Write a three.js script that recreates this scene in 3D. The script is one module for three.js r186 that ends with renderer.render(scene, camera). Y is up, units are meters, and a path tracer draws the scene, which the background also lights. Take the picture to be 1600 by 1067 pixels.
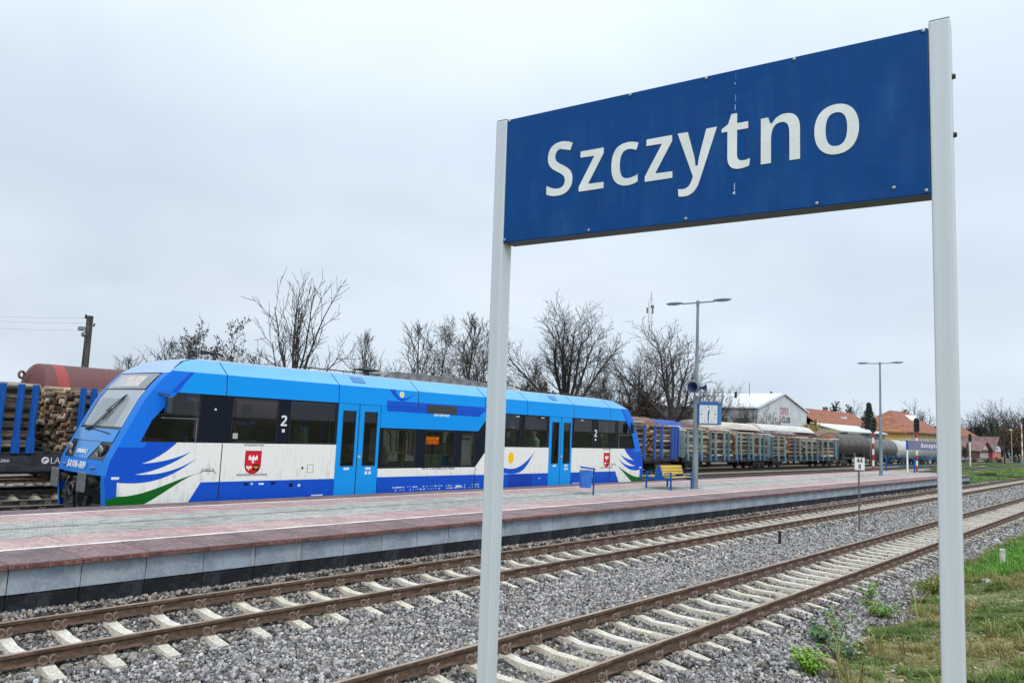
import * as THREE from 'three';
import { mergeGeometries } from 'three/addons/utils/BufferGeometryUtils.js';
import { RoundedBoxGeometry } from 'three/addons/geometries/RoundedBoxGeometry.js';
import { TextGeometry } from 'three/addons/geometries/TextGeometry.js';
import { FontLoader } from 'three/addons/loaders/FontLoader.js';
import { MarchingCubes } from 'three/addons/objects/MarchingCubes.js';

// World: X runs along the tracks, Y is up with 0 at the rail tops, Z is across (the camera stands at X 0, Z 0).
const scene = new THREE.Scene();
const camera = new THREE.PerspectiveCamera(2 * Math.atan(533.5 / 1200) * 180 / Math.PI, 1600 / 1067, 0.1, 4000);
const CAM_H = 2.75, AX = [new THREE.Vector3(.65006, .04310, .75866), new THREE.Vector3(-.11241, .99286, .03992), new THREE.Vector3(-.75152, -.11123, .65027)];
camera.position.set(0, CAM_H, 0);
camera.quaternion.setFromRotationMatrix(new THREE.Matrix4().makeBasis(...AX));
scene.add(camera);
const renderer = new THREE.WebGLRenderer({ antialias: true });
renderer.toneMapping = THREE.LinearToneMapping;
renderer.toneMappingExposure = 1.12;
renderer.shadowMap.enabled = true;
// a survey point: photograph pixel (1600 wide) at a distance along the view axis, used to stake out far things
function at(px, py, depth) {
  const v = new THREE.Vector3(0, CAM_H, 0);
  return v.addScaledVector(AX[0], (px - 800) / 1200 * depth).addScaledVector(AX[1], -(py - 533.5) / 1200 * depth).addScaledVector(AX[2], -depth);
}
function rng(seed) { let s = seed | 0; return () => { s = (s + 0x6d2b79f5) | 0; let t = Math.imul(s ^ (s >>> 15), 1 | s); t = (t + Math.imul(t ^ (t >>> 7), 61 | t)) ^ t; return ((t ^ (t >>> 14)) >>> 0) / 4294967296; }; }
const hash3 = (x, y, z) => { let h = Math.imul(x, 374761393) ^ Math.imul(y, 668265263) ^ Math.imul(z, 2147483647 - 5); h = Math.imul(h ^ (h >>> 13), 1274126177); return ((h ^ (h >>> 16)) >>> 0) / 4294967296; };
function vnoise(x, y, z) {
  const X = Math.floor(x), Y = Math.floor(y), Z = Math.floor(z); let fx = x - X, fy = y - Y, fz = z - Z;
  fx = fx * fx * (3 - 2 * fx); fy = fy * fy * (3 - 2 * fy); fz = fz * fz * (3 - 2 * fz);
  const L = (a, b, t) => a + (b - a) * t;
  return L(L(L(hash3(X, Y, Z), hash3(X + 1, Y, Z), fx), L(hash3(X, Y + 1, Z), hash3(X + 1, Y + 1, Z), fx), fy),
    L(L(hash3(X, Y, Z + 1), hash3(X + 1, Y, Z + 1), fx), L(hash3(X, Y + 1, Z + 1), hash3(X + 1, Y + 1, Z + 1), fx), fy), fz);
}
function fbm3(x, y, z, o = 5) { let s = 0, a = .5, n = 0; for (let i = 0; i < o; i++) { s += a * vnoise(x, y, z); n += a; a *= .5; x = x * 2.03 + 17; y = y * 2.03 + 5; z = z * 2.03 + 9; } return s / n; }
const clamp = (v, a = 0, b = 1) => Math.min(b, Math.max(a, v)), smooth = (a, b, v) => { v = clamp((v - a) / (b - a)); return v * v * (3 - 2 * v); };
const lerp = (a, b, t) => a + (b - a) * t;

// overcast sky: paler than grey near the horizon, brighter towards the zenith
const SUN_DIR = new THREE.Vector3(-.62, .85, .62).normalize();
{
  const W = 1024, H = 512, d = new Float32Array(W * H * 4);
  for (let j = 0; j < H; j++) {
    const el = ((j + .5) / H - .5) * Math.PI, y = Math.sin(el), c = Math.cos(el);
    for (let i = 0; i < W; i++) {
      const az = ((i + .5) / W - .5) * 2 * Math.PI, x = Math.cos(az) * c, z = Math.sin(az) * c;
      const q = 1 / (Math.max(y, 0) + .35);
      let n = fbm3(x * q * 1.1 + 7.4, y * 1.3 + 2.2, z * q * 1.1 + 1.6, 5);
      n = smooth(.3, .7, n);
      const band = smooth(.4, .62, fbm3(x * 2.2 + 9, y * 9, z * 2.2 + 4, 4)) * smooth(.5, .05, Math.abs(y));
      const side = clamp(.5 + .5 * (x * .65 + z * .76));                     // brighter towards the light
      const yy = Math.max(y, 0), L = (1 + 1.25 * yy * yy * yy) * (.85 + .18 * side) * (1 - .10 * (1 - n)) * (1 - .08 * band);
      const w = .42 + .58 * n, k = 4 * (j * W + i);
      d[k] = L * lerp(.61, .775, w); d[k + 1] = L * lerp(.74, .875, w); d[k + 2] = L * lerp(.88, .975, w); d[k + 3] = 1;
    }
  }
  const t = new THREE.DataTexture(d, W, H, THREE.RGBAFormat, THREE.FloatType);
  t.mapping = THREE.EquirectangularReflectionMapping; t.magFilter = t.minFilter = THREE.LinearFilter; t.wrapS = THREE.RepeatWrapping; t.needsUpdate = true;
  scene.background = t; scene.environment = t;
}
const sun = new THREE.DirectionalLight(0xfff3e4, 1.5);
sun.position.copy(SUN_DIR).multiplyScalar(120).add(new THREE.Vector3(30, 0, -15)); sun.target.position.set(30, 0, -15);
sun.castShadow = true; sun.shadow.radius = 40; sun.shadow.mapSize.set(2048, 2048);
Object.assign(sun.shadow.camera, { left: -90, right: 90, top: 70, bottom: -70, near: 1, far: 320 });
scene.add(sun, sun.target);

// ---------- names, things and parts ----------
const used = {};
function numbered(n) { const k = used[n] = (used[n] ?? -1) + 1; return k ? n + '_' + String(k).padStart(3, '0') : n; }
function tag(o, label, category, group, kind) { if (label) o.userData.label = label; if (category) o.userData.category = category; if (group) o.userData.group = group; if (kind) o.userData.kind = kind; return o; }
function thing(name, label, category, p = [0, 0, 0], turn = 0, group) {
  const o = new THREE.Group(); o.name = numbered(name); o.position.set(...p); o.rotation.y = turn; scene.add(o); return tag(o, label, category, group);
}
function part(name, geo, mat, parent) { const m = new THREE.Mesh(Array.isArray(geo) ? merge(geo) : geo, mat); m.name = name; parent.add(m); return m; }
function copy(o, label, p, turn, scale) {
  const c = o.clone(); c.name = numbered(o.name.replace(/_\d\d\d$/, '')); scene.add(c); c.userData = { ...o.userData, label };
  if (p) c.position.set(...p); if (turn !== undefined) c.rotation.y = turn; if (scale) c.scale.set(...(Array.isArray(scale) ? scale : [scale, scale, scale])); return c;
}
// ---------- geometry helpers ----------
function clean(g) {
  g = g.index ? g.toNonIndexed() : g;
  if (!g.attributes.normal) g.computeVertexNormals();
  for (const k of Object.keys(g.attributes)) if (!['position', 'normal', 'uv', 'color'].includes(k)) g.deleteAttribute(k);
  if (!g.attributes.uv) g.setAttribute('uv', new THREE.BufferAttribute(new Float32Array(g.attributes.position.count * 2), 2));
  return g;
}
function merge(list) {
  list = list.map(clean);
  if (list.some(g => g.attributes.color)) for (const g of list) if (!g.attributes.color) paint(g, 1, 1, 1);
  return list.length === 1 ? list[0] : mergeGeometries(list.map(g => { g.groups = []; return g; }));
}
function paint(g, r, gg, b) { const n = g.attributes.position.count, a = new Float32Array(n * 3); for (let i = 0; i < n; i++) a.set([r, gg, b], i * 3); g.setAttribute('color', new THREE.BufferAttribute(a, 3)); return g; }
// texture coordinates in metres, by the direction each face looks
function metric(g) {
  g = clean(g); const p = g.attributes.position, n = g.attributes.normal, uv = g.attributes.uv;
  for (let i = 0; i < p.count; i += 3) {
    const ax = Math.abs(n.getX(i) + n.getX(i + 1) + n.getX(i + 2)), ay = Math.abs(n.getY(i) + n.getY(i + 1) + n.getY(i + 2)), az = Math.abs(n.getZ(i) + n.getZ(i + 1) + n.getZ(i + 2));
    for (let k = i; k < i + 3; k++) { const x = p.getX(k), y = p.getY(k), z = p.getZ(k); if (ay >= ax && ay >= az) uv.setXY(k, x, z); else if (az >= ax) uv.setXY(k, x, y); else uv.setXY(k, z, y); }
  }
  return g;
}
const V3 = (x, y, z) => new THREE.Vector3(x, y, z);
const box = (w, h, d, x = 0, y = 0, z = 0) => new THREE.BoxGeometry(w, h, d).translate(x, y, z);
const rbox = (w, h, d, x = 0, y = 0, z = 0, r = .01, s = 1) => new RoundedBoxGeometry(w, h, d, s, Math.min(r, w * .45, h * .45, d * .45)).translate(x, y, z);
function rod(a, b, r, r2 = r, seg = 8) {
  a = Array.isArray(a) ? V3(...a) : a; b = Array.isArray(b) ? V3(...b) : b; const d = b.clone().sub(a), L = d.length();
  return new THREE.CylinderGeometry(r2, r, L, seg).translate(0, L / 2, 0).applyQuaternion(new THREE.Quaternion().setFromUnitVectors(V3(0, 1, 0), d.normalize())).translate(a.x, a.y, a.z);
}
function beam(a, b, w, h, up = V3(0, 1, 0)) {         // rectangular bar between two points
  a = Array.isArray(a) ? V3(...a) : a; b = Array.isArray(b) ? V3(...b) : b; const d = b.clone().sub(a), L = d.length(); d.normalize();
  if (Math.abs(d.dot(up)) > .99) up = V3(1, 0, 0);
  const s = d.clone().cross(up).normalize(), u = s.clone().cross(d);
  return new THREE.BoxGeometry(L, h, w).applyMatrix4(new THREE.Matrix4().makeBasis(d, u, s)).translate((a.x + b.x) / 2, (a.y + b.y) / 2, (a.z + b.z) / 2);
}
const tube = (pts, r, seg = 16, rs = 6, closed = false) => new THREE.TubeGeometry(new THREE.CatmullRomCurve3(pts.map(p => V3(...p)), closed), seg, r, rs, closed);
const poly = (pts) => new THREE.Shape(pts.map(p => new THREE.Vector2(p[0], p[1])));
const slab = (pts, depth, holes = []) => { const s = poly(pts); for (const h of holes) s.holes.push(new THREE.Path(h.map(p => new THREE.Vector2(...p)))); return new THREE.ExtrudeGeometry(s, { depth, bevelEnabled: false }); };
// ---------- textures ----------
function fbmTile(N, per, oct, seed) {
  const out = new Float32Array(N * N); let amp = .5, tot = 0;
  for (let o = 0; o < oct; o++, per *= 2, amp *= .5) {
    tot += amp; const g = new Float32Array(per * per); for (let i = 0; i < per * per; i++) g[i] = hash3(i, o + 31, seed);
    for (let y = 0; y < N; y++) { const v = y / N * per, Y = v | 0; let fy = v - Y; fy = fy * fy * (3 - 2 * fy); const y1 = (Y + 1) % per;
      for (let x = 0; x < N; x++) { const u = x / N * per, X = u | 0; let fx = u - X; fx = fx * fx * (3 - 2 * fx); const x1 = (X + 1) % per;
        out[y * N + x] += amp * lerp(lerp(g[Y * per + X], g[Y * per + x1], fx), lerp(g[y1 * per + X], g[y1 * per + x1], fx), fy); } }
  }
  for (let i = 0; i < out.length; i++) out[i] /= tot; return out;
}
const toS = v => { v = clamp(v); return 255 * (v <= .0031308 ? v * 12.92 : 1.055 * Math.pow(v, 1 / 2.4) - .055); };
function colorTex(N, M, fn, metres) {
  const d = new Uint8Array(N * M * 4);
  for (let j = 0; j < M; j++) for (let i = 0; i < N; i++) { const c = fn(i, j), k = 4 * (j * N + i); d[k] = toS(c[0]); d[k + 1] = toS(c[1]); d[k + 2] = toS(c[2]); d[k + 3] = 255; }
  const t = new THREE.DataTexture(d, N, M); t.colorSpace = THREE.SRGBColorSpace; return finish(t, metres);
}
function greyTex(N, M, fn, metres) {
  const d = new Uint8Array(N * M * 4);
  for (let j = 0; j < M; j++) for (let i = 0; i < N; i++) { const v = clamp(fn(i, j)) * 255, k = 4 * (j * N + i); d[k] = d[k + 1] = d[k + 2] = v; d[k + 3] = 255; }
  return finish(new THREE.DataTexture(d, N, M), metres);
}
function finish(t, metres) { t.wrapS = t.wrapT = THREE.RepeatWrapping; t.magFilter = THREE.LinearFilter; t.minFilter = THREE.LinearMipmapLinearFilter; t.generateMipmaps = true; if (metres) t.repeat.set(1 / (metres[0] ?? metres), 1 / (metres[1] ?? metres)); t.needsUpdate = true; return t; }
function canvasTex(w, h, draw) { const c = document.createElement('canvas'); c.width = w; c.height = h; const x = c.getContext('2d'); draw(x, w, h); const t = new THREE.CanvasTexture(c); t.colorSpace = THREE.SRGBColorSpace; t.magFilter = THREE.LinearFilter; t.needsUpdate = true; return t; }
const mat = (o) => new THREE.MeshStandardMaterial({ roughness: .6, ...o });
const lin = (r, g, b) => new THREE.Color().setRGB(r, g, b);
const N1 = fbmTile(512, 4, 7, 1), N2 = fbmTile(512, 16, 5, 2), N3 = fbmTile(512, 64, 3, 3), NX = (A, i, j, N = 512) => A[((j % N + N) % N) * N + ((i % N + N) % N)];
function mottled(a, b, opt = {}) {       // two-tone weathered surface
  const { n1 = .6, n2 = .3, n3 = .4, c = .5, w = .28, m = 1.5, sx = 1, sy = 1 } = opt;
  return colorTex(512, 512, (i, j) => { const I = Math.round(i * sx), J = Math.round(j * sy); let v = c + ((NX(N1, I, J) - .5) * n1 + (NX(N2, I, J) - .5) * n2 + (NX(N3, I, J) - .5) * n3) / w; v = clamp(v); return [lerp(a[0], b[0], v), lerp(a[1], b[1], v), lerp(a[2], b[2], v)]; }, m);
}
const fineBump = greyTex(512, 512, (i, j) => .5 * NX(N2, i, j) + .5 * NX(N3, i, j), .8);
const coarseBump = greyTex(512, 512, (i, j) => .6 * NX(N1, i, j) + .4 * NX(N2, i, j), 2);
// ---------- shared materials ----------
const M = {
  rust: mat({ map: mottled([.06, .036, .025], [.155, .095, .064], { m: [1.2, .5], n3: .5 }), roughness: .85, bumpMap: fineBump, bumpScale: .002 }),
  railTop: mat({ map: mottled([.33, .24, .175], [.50, .39, .30], { m: [2.5, .3] }), roughness: .45, metalness: .25 }),
  clip: mat({ color: lin(.19, .135, .11), roughness: .8, bumpMap: fineBump, bumpScale: .001 }),
  concrete: [0, 1, 2].map(k => mat({ color: lin(...[[1, 1, 1], [.84, .83, .8], [.93, .9, .85]][k]), map: mottled([.46, .43, .36], [.76, .72, .63], { m: .9 + k * .25, n3: .7 }), roughness: .9, bumpMap: fineBump, bumpScale: .004 })),
  wallPanel: [0, 1, 2].map(k => mat({ color: lin(...[[1, 1, 1], [.9, .92, .95], [.95, .95, .93]][k]), map: mottled([.27, .32, .385], [.40, .465, .535], { m: 2.2, c: .55 }), roughness: .85, bumpMap: fineBump, bumpScale: .002 })),
  tar: mat({ map: mottled([.006, .008, .013], [.035, .04, .05], { m: 1.3, c: .35 }), roughness: .95, bumpMap: coarseBump, bumpScale: .01 }),
  white: mat({ map: mottled([.55, .52, .47], [.84, .81, .75], { m: 1.1, c: .75 }), roughness: .7 }),
  galv: mat({ map: mottled([.17, .235, .275], [.25, .32, .36], { m: 1.2 }), roughness: .5, metalness: .3 }),
  steel: mat({ color: lin(.35, .37, .4), roughness: .4, metalness: .8 }),
  black: mat({ color: lin(.012, .013, .015), roughness: .55 }),
  darkSteel: mat({ map: mottled([.012, .012, .013], [.05, .046, .043], { m: 1.4 }), roughness: .7 }),
  blue: new THREE.MeshPhysicalMaterial({ map: mottled([.006, .075, .33], [.012, .115, .43], { m: 1 }), roughness: .5, specularIntensity: .4 }),
  yellow: mat({ map: mottled([.46, .31, .03], [.68, .47, .07], { m: .8 }), roughness: .45 }),
  whitePaint: mat({ color: lin(.8, .8, .78), roughness: .5 }),
  redPaint: mat({ color: lin(.45, .03, .025), roughness: .5 }),
};
// ---------- terrain ----------
const A_Z = -10.69, B_Z = -6.07;      // the two near tracks
function groundY(x, z) {
  const n = (fbm3(x * .5, 1, z * .5, 3) - .5) * .12;
  let y = -.25;
  if (z < -12.2 && z > -18.4) return -.4;
  if (z > -12.2) {
    y += .04 * smooth(-11.6, -12.1, z) * 4 + n * .4; const dt = Math.min(Math.abs(z + 10.69), Math.abs(z + 6.07)); y += .045 * smooth(.45, .62, dt) * smooth(1.5, 1.2, dt) - .02 * smooth(.5, .3, dt);
    const edge = -4.4 + .75 * smooth(22, 9, x);
    y += smooth(edge - .2, edge + 3.2, z) * .62 + smooth(-1, 4, z) * .5 + n * smooth(edge, edge + 1, z);
    const bank = smooth(6.2, 3.2, x + Math.max(0, -z - 3.6) * 2.2) * smooth(-5.2, -3.6, z);
    y = lerp(y, 1.0 + n * .3, bank);
  } else { y += n * .5; if (z < -37) y += smooth(-37, -46, z) * .5 + n; if (x > 62 && z > -23) y += n * 2; }
  return y;
}
const inPatch = (x, z) => { const e = -4.35 + .75 * smooth(22, 9, x) + (fbm3(x * .8, 3, z * .8, 3) - .5) * 1.3; return smooth(e - .25, e + .5, z); };   // 1 on the grass strip beside the near track
function sheet(x0, x1, z0, z1, step, yf, step2 = step) {
  const nx = Math.ceil((x1 - x0) / step), nz = Math.ceil((z1 - z0) / step2), g = new THREE.PlaneGeometry(x1 - x0, z1 - z0, nx, nz).rotateX(-Math.PI / 2).translate((x0 + x1) / 2, 0, (z0 + z1) / 2);
  const p = g.attributes.position, uv = g.attributes.uv; for (let i = 0; i < p.count; i++) { p.setY(i, yf(p.getX(i), p.getZ(i))); uv.setXY(i, p.getX(i), p.getZ(i)); }
  g.computeVertexNormals(); return g;
}
const earthMap = mottled([.075, .085, .03], [.15, .13, .07], { m: 6, n3: .6 });
const ground = part('ground', sheet(-1500, 2500, -2000, 1500, 80, () => -.75), mat({ map: mottled([.07, .085, .025], [.13, .13, .055], { m: 30 }), roughness: 1 }), scene); tag(ground, null, null, null, 'structure');
// crushed stone seen from afar: Voronoi cells with their own tone and relief
const CELL = (() => {
  const N = 1024, G = 46, pts = [], r = rng(5); for (let i = 0; i < G * G; i++) { const t = Math.pow(r(), 1.5); pts.push([r(), r(), lerp(.09, .5, t), (r() - .5) * .06]); }
  const id = new Int32Array(N * N), dist = new Float32Array(N * N);
  for (let y = 0; y < N; y++) for (let x = 0; x < N; x++) { const u = x / N * G, v = y / N * G, U = u | 0, V = v | 0; let b = 9, b2 = 9, bi = 0;
    for (let dy = -1; dy < 2; dy++) for (let dx = -1; dx < 2; dx++) { const c = ((V + dy + G) % G) * G + (U + dx + G) % G, px = U + dx + pts[c][0] - u, py = V + dy + pts[c][1] - v, d = px * px + py * py; if (d < b) { b2 = b; b = d; bi = c; } else if (d < b2) b2 = d; }
    id[y * N + x] = bi; dist[y * N + x] = Math.sqrt(b2) - Math.sqrt(b); }
  return { N, pts, id, dist };
})();
const ballastMap = (tint, m) => colorTex(CELL.N, CELL.N, (i, j) => { const k = j * CELL.N + i, p = CELL.pts[CELL.id[k]], e = clamp(CELL.dist[k] * 5, 0, 1), v = p[2] * tint[3] * lerp(.42, 1, e); return [v * (tint[0] + p[3]), v * tint[1], v * (tint[2] - p[3])]; }, m);
const cellBump = greyTex(CELL.N, CELL.N, (i, j) => clamp(CELL.dist[j * CELL.N + i] * 2.2), 2.4);
M.ballast = mat({ color: lin(.5, .5, .5), map: ballastMap([1, .985, .99, 1], 2.4), bumpMap: cellBump, bumpScale: .04, roughness: .95 });
M.ballastOld = mat({ map: ballastMap([1.02, .98, .9, 1.15], 2.4), bumpMap: cellBump, bumpScale: .03, roughness: .95 });
M.turf = mat({ map: mottled([.12, .14, .04], [.30, .25, .14], { m: 2.6, n2: .6, n3: .6 }), bumpMap: coarseBump, bumpScale: .04, roughness: 1 });
const bed = part('ballast_bed', sheet(-6, 150, -12.25, -3.2, .6, (x, z) => groundY(x, z) - .012, .25), M.ballast, scene); tag(bed, null, null, null, 'structure');
const bank = part('grass_bank', sheet(-8, 120, -5.6, 12, .7, (x, z) => groundY(x, z) - .1 + .115 * inPatch(x, z), .28), M.turf, scene); tag(bank, null, null, null, 'structure');
const yard = part('yard_ground', sheet(-20, 320, -48, -18.5, 1.5, (x, z) => groundY(x, z) - .02, .8), M.ballastOld, scene); tag(yard, null, null, null, 'structure');
const yardEnd = part('yard_grass', sheet(69.5, 330, -21.5, -12.25, 1.2, (x, z) => -.36 + .3 * (fbm3(x * .3, 2, z * .5, 3) - .3), .6), mat({ map: mottled([.10, .16, .025], [.2, .18, .09], { m: 5, n2: .5 }), roughness: 1, bumpMap: coarseBump, bumpScale: .05 }), scene); tag(yardEnd, null, null, null, 'structure');
part('yard_grass', sheet(108, 330, -28.2, -21.4, 2, (x, z) => -.3 + .2 * (fbm3(x * .3, 7, z * .5, 3) - .3), .9), yardEnd.material, scene); tag(scene.children.at(-1), null, null, null, 'structure');
scene.children.at(-1).name = 'yard_grass_001';
part('rear_ground', sheet(-120, 420, -260, -47, 12, (x, z) => .2), mat({ map: mottled([.06, .065, .025], [.12, .1, .06], { m: 14 }), roughness: 1 }), scene); tag(scene.children.at(-1), null, null, null, 'structure');

// ---------- tracks ----------
const railShape = (() => { const h = [[-.0625, -.149], [-.0625, -.139], [-.012, -.122], [-.008, -.11], [-.008, -.05], [-.0335, -.038], [-.0335, -.006], [-.028, 0]]; return poly([...h, ...h.map(p => [-p[0], p[1]]).reverse()]); })();
function railGeo(L) { const g = new THREE.ExtrudeGeometry(railShape, { depth: L, bevelEnabled: false, curveSegments: 1, steps: 1 }).rotateY(Math.PI / 2); return metric(g); }
const sleeperGeo = [0, 1, 2].map(k => {
  const g = new THREE.BoxGeometry(.205, .2, 2.5, 1, 1, 14).toNonIndexed(), p = g.attributes.position, r = rng(k + 3), sh = [0, .004, -.003][k];
  for (let i = 0; i < p.count; i++) { const z = p.getZ(i), a = Math.abs(z), top = p.getY(i) > 0;
    if (top) { p.setX(i, p.getX(i) * .7); const y = a < .4 ? -.05 : a < .62 ? lerp(-.05, 0, (a - .4) / .22) : a < .92 ? 0 : lerp(0, -.05, (a - .92) / .33); p.setY(i, .1 + y + sh * Math.sin(z * 9 + k)); } }
  g.computeVertexNormals(); return metric(g);
});
const clipGeo = (() => {
  const l = [];
  for (const s of [-1, 1]) {
    for (const dx of [-.05, .05]) l.push(new THREE.TorusGeometry(.044, .013, 6, 11, 5.4).rotateZ(.6).rotateY(dx > 0 ? .45 : -.45).translate(dx, -.092, s * .135));
    l.push(rod([-.03, -.13, s * .075], [.03, -.13, s * .075], .009, .009, 5), box(.13, .02, .09, 0, -.150, s * .105), rod([0, -.15, s * .12], [0, -.085, s * .125], .02, .017, 6));
  }
  l.push(box(.15, .012, .2, 0, -.156, 0)); return merge(l);
})();
function makeTrack(label, cz, x0, x1, { near = 0, y = 0, top = M.railTop, to = 0, dx = 0, side = M.rust } = {}) {
  const t = thing('railway_track', label, 'railway track', [x0, y, cz]); t.userData.kind = 'structure';
  const rails = railGeo(x1 - x0), head = box(x1 - x0, .003, .056, (x1 - x0) / 2, .0015, 0);
  for (const s of [-.75, .75]) { const r = part('rail', rails, side, t); r.position.z = s; const h = part('rail_head', metric(head.clone()), top, r); }
  const far = []; let n = 0; const r = rng(Math.round(cz * 10));
  for (let x = x0 + .3 + dx; x < x1 - .2; x += .65) {
    const yy = -.257;
    if (n < near && x < (to || 1e9) && x > -1) { n++;
      const s = part('sleeper', sleeperGeo[n % 3], M.concrete[(r() * 3) | 0], t); s.position.set(x - x0, yy, (r() - .5) * .05); s.rotation.y = (r() - .5) * .015;
      for (const q of [-.75, .75]) { const c = part('rail_fastening', clipGeo, M.clip, s); c.position.set(0, .257, q - s.position.z); }
    } else far.push([x - x0, yy]);
  }
  if (far.length) { const f = merge([sleeperGeo[0], ...[-.75, .75].map(q => box(.13, .06, .3, 0, .115, q))]); const im = new THREE.InstancedMesh(sleeperGeo[0], M.concrete[1], far.length); far.forEach(([x, yy], i) => im.setMatrixAt(i, new THREE.Matrix4().makeTranslation(x, yy, 0))); im.name = 'sleepers'; im.userData.kind = 'stuff'; t.add(im);
    const ic = new THREE.InstancedMesh(merge([-.75, .75].map(q => box(.14, .05, .32, 0, -.125, q))), M.clip, far.length); far.forEach(([x], i) => ic.setMatrixAt(i, new THREE.Matrix4().makeTranslation(x, 0, 0))); ic.name = 'rail_fastenings'; ic.userData.kind = 'stuff'; t.add(ic); }
  return t;
}
const trackA = makeTrack('rusty railway track on pale concrete sleepers running beside the platform wall', A_Z, -3, 200, { near: 112, to: 72, dx: .38 });
const trackB = makeTrack('nearest rusty railway track, its pale sleepers beside the grass bank', B_Z, -3, 200, { near: 100, to: 62, dx: .2 });
makeTrack('railway track under the blue and white railcar', -20.05, -15, 250, { near: 0, top: M.steel, side: M.darkSteel });
makeTrack('empty rusty track between the railcar and the log wagons', -25.1, -15, 250, { near: 45, to: 14, dx: .1, side: M.darkSteel });
makeTrack('railway track under the log wagons', -29.5, -15, 250, { near: 0, side: M.darkSteel });
makeTrack('railway track under the rear row of covered and tank wagons', -34.2, -15, 250, { near: 0 });

// ---------- loose stones of the ballast ----------
{
  const stone = seed => { const g = new THREE.IcosahedronGeometry(1, 0), p = g.attributes.position, r = rng(seed), m = new Map();
    const sc = [1, .62 + r() * .3, .7 + r() * .3];
    for (let i = 0; i < p.count; i++) { const k = [p.getX(i), p.getY(i), p.getZ(i)].map(v => v.toFixed(3)).join(); if (!m.has(k)) m.set(k, .5 + r() * .8); const f = m.get(k); p.setXYZ(i, p.getX(i) * f * sc[0], p.getY(i) * f * sc[1], p.getZ(i) * f * sc[2]); }
    g.computeVertexNormals(); return g; };
  const r = rng(77), kinds = [11, 23, 37, 51].map(stone), lists = kinds.map(() => []);
  const slp = (x, z, c, dx) => { const a = Math.abs(z - c); if (a > 1.32) return false; const q = ((x - (-3 + .3 + dx)) % .65 + .65) % .65; return Math.min(q, .65 - q) < (a < .4 ? .06 : .135); };
  const rail = (z, c) => Math.abs(Math.abs(z - c) - .75) < .085;
  const zones = [[2.2, 9, -12.2, -3, 980], [9, 16, -12.2, -3, 800], [16, 26, -12.2, -3.4, 540], [26, 42, -12.2, -3.9, 300], [42, 80, -12.2, -4.2, 150]];
  for (const [x0, x1, z0, z1, den] of zones) {
    const n = (x1 - x0) * (z1 - z0) * den;
    for (let i = 0; i < n; i++) {
      const x = lerp(x0, x1, r()), z = lerp(z0, z1, r()); if (slp(x, z, A_Z, .38) || slp(x, z, B_Z, .2) || rail(z, A_Z) || rail(z, B_Z)) continue;
      const p = inPatch(x, z); if (p > .2 && r() < p * 1.25) continue;
      const big = r(), s = (.0155 + .024 * big * big + .007 * r()) * (x > 42 ? 1.6 : x > 26 ? 1.3 : x > 16 ? 1.12 : 1);
      const nearRail = Math.min(Math.abs(z - A_Z), Math.abs(z - B_Z)), inTrack = nearRail < 1.25;
      const lowMid = inTrack && nearRail < .55 ? -.025 : 0;
      let v = lerp(.10, .50, Math.pow(r(), 1.3)); if (r() < .06) v *= 1.5; if (r() < .16) v *= .4;
      let w = (r() - .5) * .09 + (z < -11.7 ? .07 : 0) + (inTrack ? .035 + .09 * smooth(.5, 0, Math.abs(nearRail - .75)) : .02); if (r() < .09) w += .16; if (z < -11.6 || inTrack) v *= .82;
      lists[(r() * 4) | 0].push([x, groundY(x, z) + lowMid - .008 + r() * .03 + s * .2, z, s, r() * 6.3, r() * 6.3, v * (1 + w), v, v * (1.02 - w)]);
    }
  }
  const g = thing('ballast_stones', null, null); g.userData.kind = 'stuff';
  const m4 = new THREE.Matrix4(), q = new THREE.Quaternion(), e = new THREE.Euler(), c = new THREE.Color(), sm = mat({ roughness: .92 });
  kinds.forEach((k, t) => { const L = lists[t], im = new THREE.InstancedMesh(k, sm, L.length); im.name = 'stone'; im.userData.kind = 'stuff';
    L.forEach((a, i) => { m4.compose(V3(a[0], a[1], a[2]), q.setFromEuler(e.set(a[4], a[5], a[4] * 2)), V3(a[3], a[3], a[3])); im.setMatrixAt(i, m4); im.setColorAt(i, c.setRGB(a[6], a[7], a[8])); }); g.add(im); });
}
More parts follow.
